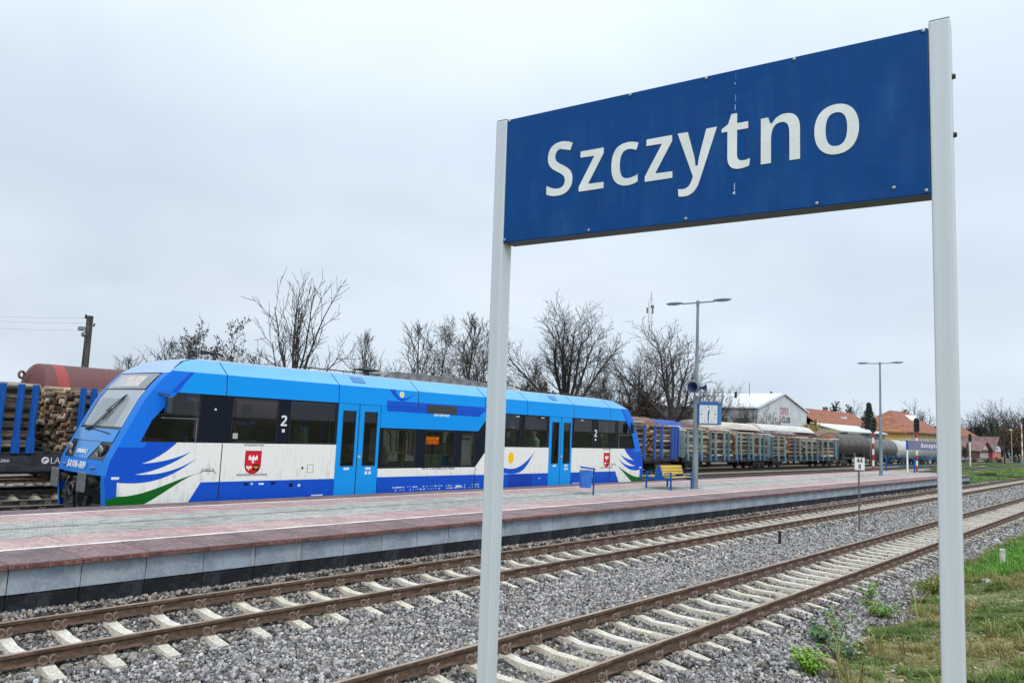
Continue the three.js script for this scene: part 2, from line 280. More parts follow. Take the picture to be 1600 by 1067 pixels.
// ---------- island platform ----------
{
  const t = thing('platform', 'long low island platform of red and grey paving with pale concrete edge wall', 'platform', [0, 0, 0]); t.userData.kind = 'structure';
  const P0 = -3, P1 = 69, H = .6, rg = rng(9), pitch = .962;
  const red = (a, b, m) => mat({ map: mottled(a, b, { m, n3: .8, n2: .4 }), roughness: .85, bumpMap: fineBump, bumpScale: .002 });
  const edgeM = [red([.14, .09, .092], [.24, .165, .16], 1.9), red([.155, .095, .095], [.27, .18, .175], 2.4), red([.115, .08, .085], [.21, .15, .15], 1.5)];
  const pinkM = [red([.34, .215, .205], [.48, .335, .32], 2.1), red([.32, .205, .195], [.46, .335, .32], 1.7), red([.36, .24, .23], [.5, .37, .35], 2.6)];
  const faceM = [red([.10, .04, .036], [.26, .12, .10], 1.1), red([.075, .035, .033], [.21, .095, .08], .8)];
  const rows = [[-13.30, -12.12, edgeM, 'paving_slab', 0], [-14.42, -13.41, pinkM, 'paving_slab', .3], [-17.50, -16.45, pinkM, 'paving_slab', .1], [-18.35, -17.61, edgeM, 'paving_slab', .55]];
  for (const [z0, z1, ms, nm, off] of rows) for (let x = P0 + off; x < P1 - .3; x += pitch) {
    const h = .085, g = metric(rbox(pitch - .014, h, z1 - z0 - .01, x + pitch / 2, H - h / 2 + (rg() - .5) * .005, (z0 + z1) / 2, .008));
    const s = part(nm, g, ms[(rg() * 3) | 0], t);
    if (z1 > -12.2) { part('slab_edge', metric(rbox(pitch - .014, .066, .012, x + pitch / 2, H - .044, z1 + .001, .004)), faceM[(rg() * 2) | 0], s); }
  }
  const lineM = mat({ map: mottled([.50, .46, .42], [.80, .77, .71], { m: 1.7, c: .8, n3: .8 }), roughness: .8 });
  for (const [z, w] of [[-13.355, .108], [-17.555, .108]]) part('white_line', metric(box(P1 - P0, .08, w, (P0 + P1) / 2, H - .042, z)), lineM, t);
  part('paving_bed', metric(box(P1 - P0, .3, 2.03, (P0 + P1) / 2, H - .182, -15.435)), mat({ map: mottled([.10, .11, .10], [.2, .21, .19], { m: 2 }), roughness: 1 }), t);
  { // grey setts of the middle strip
    const g = rbox(.186, .07, .092, 0, 0, 0, .008), L = []; for (let k = 0, z = -16.4; z < -14.47; z += .1, k++) for (let x = P0 + (k % 2) * .1; x < P1 - .1; x += .2) L.push([x + .1, z]);
    const im = new THREE.InstancedMesh(g, mat({ roughness: .85, map: mottled([.75, .75, .75], [1, 1, 1], { m: .6 }) }), L.length), m4 = new THREE.Matrix4(), c = new THREE.Color();
    L.forEach(([x, z], i) => { const gap = Math.abs(z + 15.55) < .06 ? -.016 : 0; m4.makeRotationY((rg() - .5) * .04).setPosition(x, H - .034 + (rg() - .5) * .006 + gap, z); im.setMatrixAt(i, m4); const v = lerp(.30, .47, rg()) * (gap ? .7 : 1) * (.8 + .4 * fbm3(x * .4, 0, z, 2)); im.setColorAt(i, c.setRGB(v * 1.01, v * 1.0, v * .93)); });
    im.name = 'setts'; im.userData.kind = 'stuff'; t.add(im);
  }
  part('core', box(P1 - P0 - .3, .8, 5.7, (P0 + P1) / 2, -.1, -15.2), M.tar, t);
  // edge wall: pale panels over a tarred footing, a joint every panel
  const drip = mat({ map: mottled([.30, .33, .36], [.46, .49, .52], { m: .5, sx: 3 }), roughness: .9 });
  for (let x = P0 + .17, k = 0; x < P1 - .9; x += .945, k++) {
    const w = part('wall_panel', metric(rbox(.934, .36, .1, x + .47, .345, -12.29 + (rg() - .5) * .008, .006)), M.wallPanel[(rg() * 3) | 0], t);
    if (rg() < .55) part('lime_streak', metric(box(.05 + rg() * .06, .34, .004, x + .88, .345, -12.236)), drip, w);
    part('wall_footing', metric(rbox(.934, .5, .1, x + .47, -.09, -12.305 + (rg() - .5) * .01, .006)), M.tar, t);
  }
  part('rear_wall', metric(box(P1 - P0, .8, .1, (P0 + P1) / 2, .1, -18.2)), M.wallPanel[0], t);
  part('end_wall', metric(box(.12, .8, 5.9, P1 - .2, .1, -15.25)), M.wallPanel[1], t);
}
// ---------- the railcar ----------
const font = await new FontLoader().loadAsync('fonts/droid/droid_sans_bold.typeface.json');
const fontR = await new FontLoader().loadAsync('fonts/droid/droid_sans_regular.typeface.json');
const letters = (s, size, depth = .003, f = font) => { const g = new TextGeometry(s, { font: f, size, depth, curveSegments: 5, bevelEnabled: false }); g.computeBoundingBox(); g.translate(-(g.boundingBox.max.x + g.boundingBox.min.x) / 2, 0, 0); return g; };
{
  const X0 = 7.4, MIR = 38.55, HW = 1.45, CZ = -20.05;
  const t = thing('railcar', 'blue and white diesel railcar with cyan doors standing at the platform', 'train', [X0, 0, CZ]);
  const tp = (name, geo, m, par = t) => { const g = merge(Array.isArray(geo) ? geo : [geo]); g.translate(-X0, 0, 0); return part(name, g, m, par); };
  const PROF = [[.33, 7.58], [.57, 7.55], [1.19, 7.48], [1.58, 7.56], [2.07, 7.77], [2.55, 7.99], [3.05, 8.23], [3.4, 8.47], [3.71, 8.74], [3.89, 8.99], [4.06, 9.28], [4.14, 9.56], [4.2, 9.95], [4.25, 10.4]];
  const nose = y => { for (let i = 1; i < PROF.length; i++) if (y <= PROF[i][0]) { const a = PROF[i - 1], b = PROF[i]; return lerp(a[1], b[1], (y - a[0]) / (b[0] - a[0])); } return 10.4; };
  const SEC = [[.33, 1.45], [3.25, 1.45], [3.78, 1.41], [4.13, .95], [4.2, .5], [4.23, 0]];                     // half section: y, half width
  const half = y => { for (let i = 1; i < SEC.length; i++) if (y <= SEC[i][0]) { const a = SEC[i - 1], b = SEC[i]; return lerp(a[1], b[1], (y - a[0]) / (b[0] - a[0])); } return 0; };
  // --- livery print
  const BLUE = '#0a50c6', CYAN = '#0093ea', WHITE = '#e6e8e4', GREEN = '#06601a', PILLAR = '#1374e4';
  function shield(x, cx, cy, w, h) {
    const p = (k, inset) => { const W = w / 2 - inset, T = cy + h / 2 - inset, B = cy - h / 2 + inset; x.beginPath(); x.moveTo(cx - W, T); x.lineTo(cx + W, T); x.lineTo(cx + W, cy - h * .12); x.quadraticCurveTo(cx + W * .9, B + h * .06, cx, B); x.quadraticCurveTo(cx - W * .9, B + h * .06, cx - W, cy - h * .12); x.closePath(); x.fillStyle = k; x.fill(); };
    p('#f4e9e9', -.02); p('#7d1018', 0); p('#c9202b', .018);
    const eagle = (ex, ey, s, k) => { x.fillStyle = k; x.beginPath(); x.ellipse(ex, ey - s * .05, s * .22, s * .42, 0, 0, 7); x.fill(); x.beginPath(); x.arc(ex, ey + s * .38, s * .15, 0, 7); x.fill();
      for (const q of [-1, 1]) { x.beginPath(); x.moveTo(ex, ey + s * .1); x.quadraticCurveTo(ex + q * s * .5, ey + s * .2, ex + q * s * .62, ey + s * .62); x.quadraticCurveTo(ex + q * s * 1.0, ey + s * .2, ex + q * s * .72, ey - s * .3); x.lineTo(ex + q * s * .55, ey - s * .1); x.lineTo(ex + q * s * .42, ey - s * .4); x.lineTo(ex + q * s * .2, ey - s * .1); x.fill(); }
      x.beginPath(); x.moveTo(ex - s * .28, ey - s * .7); x.lineTo(ex, ey - s * .25); x.lineTo(ex + s * .28, ey - s * .7); x.fill(); };
    eagle(cx, cy + h * .17, w * .34, '#f0f0ee'); eagle(cx - w * .22, cy - h * .21, w * .2, '#f0f0ee');
    x.fillStyle = '#1a0f08'; x.fillRect(cx + w * .04, cy - h * .34, w * .33, h * .26); eagle(cx + w * .21, cy - h * .2, w * .16, '#d6a13a');
  }
  function livery(x) {
    const P = (k, f) => { x.fillStyle = k; x.beginPath(); f(); x.closePath(); x.fill(); };
    const R = (k, x0, y0, x1, y1) => { x.fillStyle = k; x.fillRect(Math.min(x0, x1), y0, Math.abs(x1 - x0), y1 - y0); };
    const T = (s, cx, y, h, k, w, bold = true) => { x.save(); x.translate(cx, y); x.scale(1, -1); x.fillStyle = k; x.font = (bold ? 'bold ' : '') + h / .72 + 'px sans-serif'; x.textAlign = 'center'; if (w) { const m = x.measureText(s).width; x.scale(w / m, 1); } x.fillText(s, 0, 0); x.restore(); };
    R(BLUE, 6, 0, 33, 5);
    R(CYAN, 8.5, 2.3, 30.2, 5);
    R(WHITE, 9.75, 1.05, MIR - 9.75, 2.06);
    for (const m of [x => x, x => MIR - x]) {
      const mv = (a, b) => x.moveTo(m(a), b), ln = (a, b) => x.lineTo(m(a), b), qd = (a, b, c, d) => x.quadraticCurveTo(m(a), b, m(c), d), bz = (a, b, c, d, e, f) => x.bezierCurveTo(m(a), b, m(c), d, m(e), f);
      P(PILLAR, () => { mv(6, 1.9); ln(8.3, 1.9); ln(8.5, 2.4); ln(9.02, 3.2); ln(9.35, 3.8); ln(9.6, 4.3); ln(6, 4.3); });
      P(BLUE, () => { mv(8.84, 3.26); ln(9.33, 3.8); ln(9.42, 3.8); ln(8.98, 3.26); });
      P(WHITE, () => { mv(9.9, 2.06); ln(9.12, 2.06); bz(8.95, 1.86, 8.6, 1.6, 8.27, 1.52); qd(8.98, 1.56, 9.47, 1.81); qd(8.85, 1.36, 8.14, 1.27); qd(8.95, 1.20, 9.65, 1.65); bz(9.1, 1.24, 8.6, .98, 7.76, 1.09); ln(7.8, .2); ln(9.28, .2); ln(9.79, 1.05); ln(9.9, 1.05); });
      P(GREEN, () => { mv(7.78, .77); bz(8.4, .74, 8.9, 1.05, 9.67, 1.27); bz(9.2, 1.1, 8.85, .76, 8.32, .52); ln(7.0, .52); });
      R('#dfe6ec', m(7.62), 1.16, m(7.80), 1.22);
      x.strokeStyle = '#3c4650'; x.lineWidth = .012; x.beginPath(); x.ellipse(m(9.95), 1.24, .24, .09, 0, 0, Math.PI); x.stroke(); T('pesa', m(9.95), 1.17, .11, '#3c4650', .36, false);
    }
    // low middle section
    R(WHITE, 15.4, 1.06, 19.83, 1.33); R(BLUE, 15.4, 0, 19.83, 1.06);
    P(WHITE, () => { x.moveTo(19.8, 1.06); x.lineTo(19.8, 1.33); x.lineTo(20.5, 2.06); x.lineTo(21, 2.06); x.lineTo(21, 1.06); });
    P(BLUE, () => { x.moveTo(15.68, 3.25); x.lineTo(15.68, 3.42); x.lineTo(20.24, 3.42); x.lineTo(20.16, 3.26); x.lineTo(19.88, 3.07); x.lineTo(15.69, 3.09); });
    R('#0c4fae', 15.5, 3.255, 20.2, 3.263);
    P(BLUE, () => { x.moveTo(15.76, 3.79); x.lineTo(16.0, 3.79); x.quadraticCurveTo(16.1, 3.54, 16.3, 3.52); x.quadraticCurveTo(16.55, 3.53, 16.82, 3.68); x.quadraticCurveTo(16.5, 3.44, 16.28, 3.42); x.quadraticCurveTo(16.0, 3.46, 15.76, 3.79); });
    P('#e9e6cf', () => { x.ellipse(16.29, 3.64, .095, .095, 0, 0, 7); }); P('#e7c64e', () => { x.ellipse(16.29, 3.64, .05, .06, 0, 0, 7); });
    T('SA106-009', 18.07, 2.82, .15, '#e8f2fa', .74);
    T('95 51 2 810 060-2 PL-PREG', 18.05, 1.13, .1, '#27303a', 1.5);
    // middle wave and sun, right of the diagonal
    P('#f0c416', () => { x.ellipse(21.72, 1.64, .16, .21, 0, 0, 7); });
    P(BLUE, () => { x.moveTo(20.6, 1.72); x.bezierCurveTo(20.9, 1.32, 21.5, 1.2, 21.95, 1.25); x.bezierCurveTo(22.4, 1.32, 22.8, 1.6, 23.14, 1.9); x.bezierCurveTo(22.75, 1.5, 22.6, 1.09, 21.95, 1.06); x.bezierCurveTo(21.5, 1.04, 20.9, 1.1, 20.6, 1.3); });
    R('#0f3fae', 21.64, .2, 23.0, 1.03);
    for (const [cx, ty] of [[11.2, 1], [28.06, 1]]) { shield(x, cx, 1.53, .48, .62); T('WOJEWÓDZTWO', cx, 1.9, .05, '#333c46', .6); T('WARMIŃSKO-MAZURSKIE', cx, 1.11, .055, '#333c46', .9); }
    for (const [a, b, w, h] of [[10.98, .93, .14, .07], [11.78, .94, .14, .07], [12.35, .86, .13, .1]]) R('#0a1a38', a, b, a + w, b + h);
    R('#dfe8f2', 11.42, .94, 11.57, .99); P('#dfe8f2', () => { x.moveTo(11.17, 1.0); x.lineTo(11.26, 1.0); x.lineTo(11.215, .93); }); R('#dfe8f2', 12.64, .86, 12.72, .93);
    R('#d5dfea', 13.1, .58, 13.5, .62); R('#d5dfea', 12.5, .55, 12.85, .57);
    x.strokeStyle = '#59636e'; x.lineWidth = .012; x.strokeRect(12.91, 1.24, .2, .22); R('#59636e', 12.92, 1.33, 12.94, 1.37); P('#2a2f35', () => x.ellipse(12.75, 1.37, .035, .04, 0, 0, 7));
    const r = rng(4); for (let q = 0; q < 2; q++) for (let a = 16.1; a < 20; a += .06 + r() * .1) if (r() < .8) R(['#cfdcf0', '#9fb6e0'][(r() * 2) | 0], a, .62 + q * .085 + (r() < .2 ? .02 : 0), a + .03 + r() * .07, .66 + q * .085);
    R('#e4ebf3', 16.2, .71, 16.5, .74); R('#e4ebf3', 18.9, .66, 19.2, .71);
    R('#dde6ee', 23.4, .84, 23.5, .87); R('#dde6ee', 26.9, .86, 27.05, .91); R('#dde6ee', 25.6, .6, 26.1, .63);
    x.strokeStyle = 'rgba(20,40,90,.5)'; x.lineWidth = .008; for (const a of [12.8, 21.2, 23.0, 26.6]) { x.beginPath(); x.moveTo(a, .3); x.lineTo(a, 1.03); x.stroke(); }
    // road dirt and rain streaks
    for (let i = 0; i < 900; i++) { const a = 7.4 + r() * 24, b = .33 + Math.pow(r(), 2) * .9; x.fillStyle = `rgba(60,55,48,${.03 + r() * .06})`; x.fillRect(a, b, .02 + r() * .08, .03 + r() * .25); }
    for (let i = 0; i < 260; i++) { const a = 9 + r() * 21, b = 1.05 + r() * .9; x.fillStyle = `rgba(95,95,85,${.04 + r() * .06})`; x.fillRect(a, b, .01 + r() * .02, .1 + r() * .4); }
  }
  const TX = [[7.3, 20.3], [19.6, 31.4]].map(([a, b]) => { const W = 2048, H = Math.round(W * 4 / (b - a)); return { a, b, m: new THREE.MeshPhysicalMaterial({ map: canvasTex(W, H, x => { x.setTransform(W / (b - a), 0, 0, -H / 4, -a * W / (b - a), H * 4.3 / 4); livery(x); }), roughness: .5, specularIntensity: .3, clearcoat: .1, clearcoatRoughness: .2, bumpMap: coarseBump, bumpScale: .0012 }) }; });
  // panel of the shell: outline in (x, y) wrapped onto the section
  function panelGeo(pts, tex, side = 1, thick = .035) {
    const g = slab(pts, thick), p = g.attributes.position, uv = new Float32Array(p.count * 2);
    for (let i = 0; i < p.count; i++) { const x = p.getX(i), y = p.getY(i), d = p.getZ(i); uv[2 * i] = (x - tex.a) / (tex.b - tex.a); uv[2 * i + 1] = (y - .3) / 4; p.setZ(i, side * (half(y) - thick + d)); }
    g.setAttribute('uv', new THREE.BufferAttribute(uv, 2)); g.computeVertexNormals(); return g;
  }
  const G = .014, mir = pts => pts.map(([x, y]) => [MIR - x, y]).reverse();
  const noseLine = (y0, y1) => { const o = [[nose(y0), y0]]; for (const [y] of PROF) if (y > y0 + .01 && y < y1 - .01) o.push([nose(y), y]); o.push([nose(y1), y1]); return o; };
  const lower1 = [...noseLine(.33, 3.25), [9.0, 3.25], [8.43, 2.55], [8.2, 2.03], [10.29 - G, 2.03], [10.29 - G, .33]].reverse();
  const sidePanels = [
    [lower1, 0], [[[10.29, .33], [13.85, .33], [13.85, 2.03], [10.29, 2.03]], 0],
    [[[15.47, .33], [19.83 - G, .33], [19.83 - G, 1.32], [15.47, 1.32]], 0],
    [[[15.47, 2.57], [19.9, 2.57], [20.52, 3.25], [15.47, 3.25]], 0],
    [[[19.83, .33], [23.97, .33], [23.97, 2.03], [20.5, 2.03], [19.83, 1.32]], 1],
    [[[25.5, .33], [28.3 - G, .33], [28.3 - G, 2.03], [25.5, 2.03]], 1], [mir(lower1), 1]];
  const cuts = [null, 10.29, 13.85, 17.0, 20.22, 22.6, 25.6, 28.3, null];
  const bandPanels = (y0, y1) => cuts.slice(1).map((c, i) => { const l = i === 0 ? noseLine(y0, y1) : [[cuts[i] + G / 2, y0], [cuts[i] + G / 2, y1]], rr = i === cuts.length - 2 ? noseLine(y0, y1).map(([x, y]) => [MIR - x, y]) : [[c - G / 2, y0], [c - G / 2, y1]]; return [[...l.reverse(), ...rr], i < 4 ? 0 : 1]; });
  for (const s of [1, -1]) for (const [pts, k] of sidePanels) tp('side_panel', panelGeo(pts, TX[k], s), TX[k].m);
  const roofM = new THREE.MeshPhysicalMaterial({ color: lin(.085, .40, .82), map: mottled([.86, .86, .86], [1, 1, 1], { m: 3 }), roughness: .45, clearcoat: .6, clearcoatRoughness: .25 });
  for (const s of [1, -1]) { for (const [pts, k] of bandPanels(3.253, 3.78)) tp('fascia_panel', panelGeo(pts, TX[k], s), TX[k].m); for (const [pts] of bandPanels(3.783, 4.13)) tp('roof_panel', panelGeo(pts, TX[0], s), roofM); }
  const sealM = mat({ color: lin(.008, .012, .03), roughness: .6 }), strip = (x, y0, y1, w = .011) => panelGeo([[x - w, y0], [x + w, y0], [x + w, y1], [x - w, y1]], TX[0], 1, .012).translate(0, .0, .004);
  for (const x of cuts.slice(1, -1)) { tp('seam_seal', strip(x, 3.262, 3.778), sealM); tp('seam_seal', strip(x, 3.785, 4.12).translate(0, .004, 0), sealM); }
  for (const [x, y0, y1] of [[10.29, .36, 2.02], [28.3, .36, 2.02], [19.83, .36, 1.31]]) tp('seam_seal', strip(x, y0, y1, .009), sealM);
  // crown of the roof
  { const n = [], f = []; const ys = [[4.132, .95], [4.2, .5], [4.23, 0], [4.2, -.5], [4.132, -.95]];
    const g = new THREE.PlaneGeometry(1, 1, 1, ys.length - 1), p = g.attributes.position; for (let i = 0; i < p.count; i++) { const [y, z] = ys[i >> 1]; p.setXYZ(i, i % 2 ? MIR - nose(y) - .02 : nose(y) + .02, y, z); } g.computeVertexNormals(); tp('roof_crown', g, mat({ color: lin(.34, .42, .52), roughness: .6 })); }
  // --- ends
  const bulge = z => .13 * (1 - (z / HW) ** 2);
  function endPatch(y0, y1, z0, z1, off = 0, ny = 8, nz = 10, mirror = false, zf) {
    const g = new THREE.PlaneGeometry(1, 1, nz, ny), p = g.attributes.position, uv = g.attributes.uv;
    for (let i = 0; i < p.count; i++) { const a = p.getX(i) + .5, b = p.getY(i) + .5, y = lerp(y0, y1, b); let zA = z0, zB = z1; const hw = half(y) - .002; zA = Math.max(zA, -hw); zB = Math.min(zB, hw); if (zf) [zA, zB] = zf(y, zA, zB); const z = lerp(zA, zB, a); const x = nose(y) - bulge(z) - off; p.setXYZ(i, mirror ? MIR - x : x, y, z); uv.setXY(i, a, b); }
    g.computeVertexNormals(); return g;
  }
  const paintEnd = new THREE.MeshPhysicalMaterial({ color: lin(.008, .175, .64), roughness: .45, specularIntensity: .35, clearcoat: .15, clearcoatRoughness: .15 });
  const hoodM = new THREE.MeshPhysicalMaterial({ color: lin(.02, .22, .60), roughness: .3, clearcoat: .5, clearcoatRoughness: .1 });
  const roofEnd = new THREE.MeshPhysicalMaterial({ color: lin(.26, .40, .66), roughness: .35, clearcoat: .6, clearcoatRoughness: .15 });
  const blackGloss = new THREE.MeshPhysicalMaterial({ color: lin(.014, .016, .02), roughness: .25, clearcoat: .4, clearcoatRoughness: .1 });
  const windM = new THREE.MeshPhysicalMaterial({ color: lin(.72, .76, .79), roughness: .02, transmission: 1, thickness: 0, ior: 1.5 });
  const blindM = mat({ color: lin(.66, .68, .69), roughness: .8 });
  const rubber = mat({ color: lin(.015, .016, .018), roughness: .6 });
  for (const mm of [false, true]) {
    const E = (n, a, m, par) => tp(n, endPatch(a[0], a[1], a[2], a[3], a[4] || 0, a[5] || 8, a[6] || 12, mm, a[7]), m, par);
    for (const s of [[-HW, -1.18], [1.18, HW]]) { E('corner_post', [1.24, 3.72, s[0], s[1], 0, 14, 3], paintEnd); E('skirt_corner', [.33, 1.24, s[0] < 0 ? -HW : 1.27, s[0] < 0 ? -1.27 : HW, 0, 4, 2], paintEnd); }
    E('bumper_panel', [1.24, 1.58, -1.18, 1.18], paintEnd);
    const mask = E('lamp_mask', [1.585, 2.0, -1.18, 1.18, -.01], blackGloss);
    E('centre_panel', [1.585, 2.0, -.62, .62, .004, 4, 8, (y, a, b) => { const k = lerp(.42, .72, (y - 1.585) / .415); return [-k, k]; }], hoodM);
    E('hood', [2.0, 2.30, -1.18, 1.18, .02], hoodM);
    E('windscreen_frame', [2.305, 3.72, -1.18, 1.18, -.05, 10, 10], mat({ color: lin(.08, .09, .1), roughness: .5 }));
    const wind = E('windscreen', [2.34, 3.28, -1.12, 1.12, .006, 10, 10], windM);
    E('sun_blind', [2.36, 3.27, -1.1, 1.1, -.035, 8, 10], blindM, wind);
    if (!mm) E('blind_seam', [2.36, 3.05, -.95, .75, -.03, 8, 10], mat({ color: lin(.47, .49, .50), roughness: .8 }), wind);
    const hdr = E('display_band', [3.3, 3.70, -1.12, 1.12, .004, 6, 10], new THREE.MeshPhysicalMaterial({ color: lin(.16, .175, .19), roughness: .12, clearcoat: 1 }));
    E('destination_display', [3.35, 3.65, -.75, .75, .009, 4, 8], new THREE.MeshStandardMaterial({ roughness: .2, map: canvasTex(256, 64, (x, w, h) => { x.fillStyle = '#a9aeb2'; x.fillRect(0, 0, w, h); x.fillStyle = '#f3c9ae'; x.font = 'bold 27px monospace'; x.fillText('R76', 92, 28); x.fillText('OLSZTYN', 128, 56); x.fillText('7216', 176, 28); }) }), hdr);
    E('roof_front', [3.725, 4.225, -HW, HW, 0, 12, 12], roofEnd);
    const sx = v => mm ? MIR - v : v, dir = mm ? 1 : -1;
    for (const s of [-1, 1]) {       // headlights
      const z = s * .92, x = nose(1.8) - bulge(z);
      const rim = tp('headlight', new THREE.CylinderGeometry(.15, .15, .05, 20).rotateZ(Math.PI / 2 - .25 * -dir).translate(sx(x - .005), 1.81, z), rubber);
      tp('lens', new THREE.SphereGeometry(.125, 16, 10, 0, 7, 0, 1.5).scale(1, .35, 1).rotateZ(dir < 0 ? Math.PI / 2 + .25 : -Math.PI / 2 - .25).translate(sx(x - .02), 1.81, z), new THREE.MeshPhysicalMaterial({ color: lin(.33, .35, .33), roughness: .15, metalness: .3, clearcoat: 1 }), rim);
      tp('fog_light', new THREE.SphereGeometry(.075, 14, 8, 0, 7, 0, 1.5).scale(1, .35, 1).rotateZ(dir < 0 ? Math.PI / 2 + .25 : -Math.PI / 2 - .25).translate(sx(nose(1.67) - bulge(z) - .012), 1.67, z - s * .13), new THREE.MeshPhysicalMaterial({ color: lin(.28, .26, .22), roughness: .2, clearcoat: 1 }), rim);
      tp('grab_step', rbox(.06, .035, .2, sx(nose(1.42) - bulge(s * .85) - .03), 1.4, s * .85, .01), M.steel);
      // buffers
      const bz = s * .82, bx = 7.36;
      const bf = tp('buffer', [rod([sx(7.75), 1.06, bz], [sx(bx - .02), 1.06, bz], .11, .11, 16), rod([sx(7.62), 1.06, bz], [sx(7.58), 1.06, bz], .19, .19, 16)], M.darkSteel);
      const head = rbox(.05, .46, .42, sx(bx - .14), 1.07, bz, .08, 3); tp('buffer_plate', head, mat({ map: mottled([.07, .075, .08], [.19, .2, .205], { m: .6 }), roughness: .55 }), bf);
      tp('brake_hose', tube([[sx(7.62), 1.02, s * .38], [sx(7.42), .95, s * .36], [sx(7.34), .7, s * .34], [sx(7.45), .48, s * .3], [sx(7.7), .42, s * .28]], .028, 20, 7), rubber);
    }
    tp('bumper_number', letters('SA106-009', .165).rotateY(mm ? Math.PI / 2 : -Math.PI / 2).rotateZ(dir < 0 ? -.18 : .18).translate(sx(nose(1.44) - .17), 1.355, 0), M.whitePaint);
    tp('hood_number', letters('006060-2', .105).rotateY(mm ? Math.PI / 2 : -Math.PI / 2).rotateZ(dir < 0 ? -.4 : .4).translate(sx(nose(1.75) - .175), 1.7, 0), M.whitePaint);
    tp('end_recess', [box(.06, .95, 2.6, sx(7.85), .78, 0), box(.5, .05, 2.6, sx(7.75), 1.245, 0)], M.black);
    tp('coupler', [rbox(.5, .16, .2, sx(7.6), .95, 0, .03), new THREE.TorusGeometry(.13, .035, 6, 14).rotateY(Math.PI / 2).translate(sx(7.32), .85, 0), rbox(.1, .34, .26, sx(7.42), .98, 0, .03), rod([sx(7.36), .8, 0], [sx(7.38), .42, .05], .04, .04, 8), rod([sx(7.36), .55, -.12], [sx(7.36), .55, .12], .035)], blackGloss);
    tp('snow_plough', [beam([sx(7.62), .4, -1.2], [sx(7.42), .38, 0], .03, .34), beam([sx(7.62), .4, 1.2], [sx(7.42), .38, 0], .03, .34)], M.darkSteel);
    tp('air_pipe', tube([[sx(7.7), 1.15, -.55], [sx(7.45), 1.1, -.52], [sx(7.38), .85, -.5], [sx(7.5), .6, -.48]], .03, 16, 7), blackGloss); tp('uncoupling_bar', rod([sx(7.5), 1.12, -.35], [sx(7.5), 1.12, .35], .02), M.steel); tp('cable_socket', rbox(.16, .22, .22, sx(7.5), .62, .55, .04), blackGloss); tp('cable_socket', rbox(.14, .2, .2, sx(7.5), .66, -.8, .04), blackGloss);
    // wiper
    if (!mm) { const wp = (y, z, o = .05) => [nose(y) - bulge(z) - o, y, z]; const pts = (a, b) => rod(wp(...a), wp(...b), .013, .011, 6);
      tp('wiper', [pts([2.36, -.15], [2.8, .3]), pts([2.36, -.02], [2.76, .36]), pts([2.36, -.15], [2.36, -.02]), pts([2.72, .1], [3.12, .58]), pts([2.5, .22], [2.74, .3]), rod(wp(2.6, .2, .04), wp(3.14, .62, .04), .016, .016, 6)], rubber);
      tp('wiper', [pts([2.3, -.35], [2.38, -.95]), pts([2.28, -.3], [2.34, -.9]), rod(wp(2.33, -.15, .06), wp(2.27, -.45, .06), .035, .03, 8), rod(wp(2.3, -.3, .05), wp(2.2, .9, .05), .012, .012, 6)], rubber); }
    for (const s of [-1, 1]) { // mirrors
      tp('mirror', [rbox(.12, .42, .2, sx(8.72), 2.93, s * 1.62, .04, 2), beam([sx(8.52), 3.2, s * 1.44], [sx(8.74), 3.17, s * 1.6], .045, .035)], new THREE.MeshPhysicalMaterial({ color: lin(.018, .032, .05), roughness: .3, clearcoat: .5 }));
    }
  }
  // --- glazing
  const glass = new THREE.MeshPhysicalMaterial({ color: lin(.45, .48, .50), roughness: .015, transmission: 1, thickness: 0, ior: 1.52 });
  const post = new THREE.MeshPhysicalMaterial({ color: lin(.006, .010, .019), roughness: .3, specularIntensity: .3 });
  const gasket = mat({ color: lin(.012, .013, .015), roughness: .6 });
  const cabWin = [[8.2, 2.03], [9.62, 2.03], [9.62, 3.25], [9.0, 3.25], [8.43, 2.55]];
  const panes = [cabWin, [[10.5, 2.05], [11.86, 2.05], [11.86, 3.22], [10.5, 3.22]], [[12.24, 2.05], [13.8, 2.05], [13.8, 3.22], [12.24, 3.22]],
    [[15.6, 1.36], [16.97, 1.36], [16.97, 2.53], [15.6, 2.53]], [[17.4, 1.36], [18.74, 1.36], [18.74, 2.53], [17.4, 2.53]], [[19.08, 1.36], [19.75, 1.36], [19.75, 2.48], [19.08, 2.48]],
    [[20.75, 2.05], [22.2, 2.05], [22.2, 3.22], [20.75, 3.22]], [[22.45, 2.05], [23.85, 2.05], [23.85, 3.22], [22.45, 3.22]], [[25.6, 2.05], [26.95, 2.05], [26.95, 3.22], [25.6, 3.22]], [[27.35, 2.05], [28.75, 2.05], [28.75, 3.22], [27.35, 3.22]], mir(cabWin)];
  const bands = [[[8.2, 2.03], [13.85, 2.03], [13.85, 3.25], [9.0, 3.25], [8.43, 2.55]], [[15.47, 1.32], [19.83, 1.32], [20.5, 2.03], [23.97, 2.03], [23.97, 3.25], [20.52, 3.25], [19.9, 2.57], [15.47, 2.57]], [[25.5, 2.03], [MIR - 8.2, 2.03], [MIR - 8.43, 2.55], [MIR - 9.0, 3.25], [25.5, 3.25]]];
  const groups = [[0, 1, 2], [3, 4, 5, 6, 7], [8, 9, 10]];
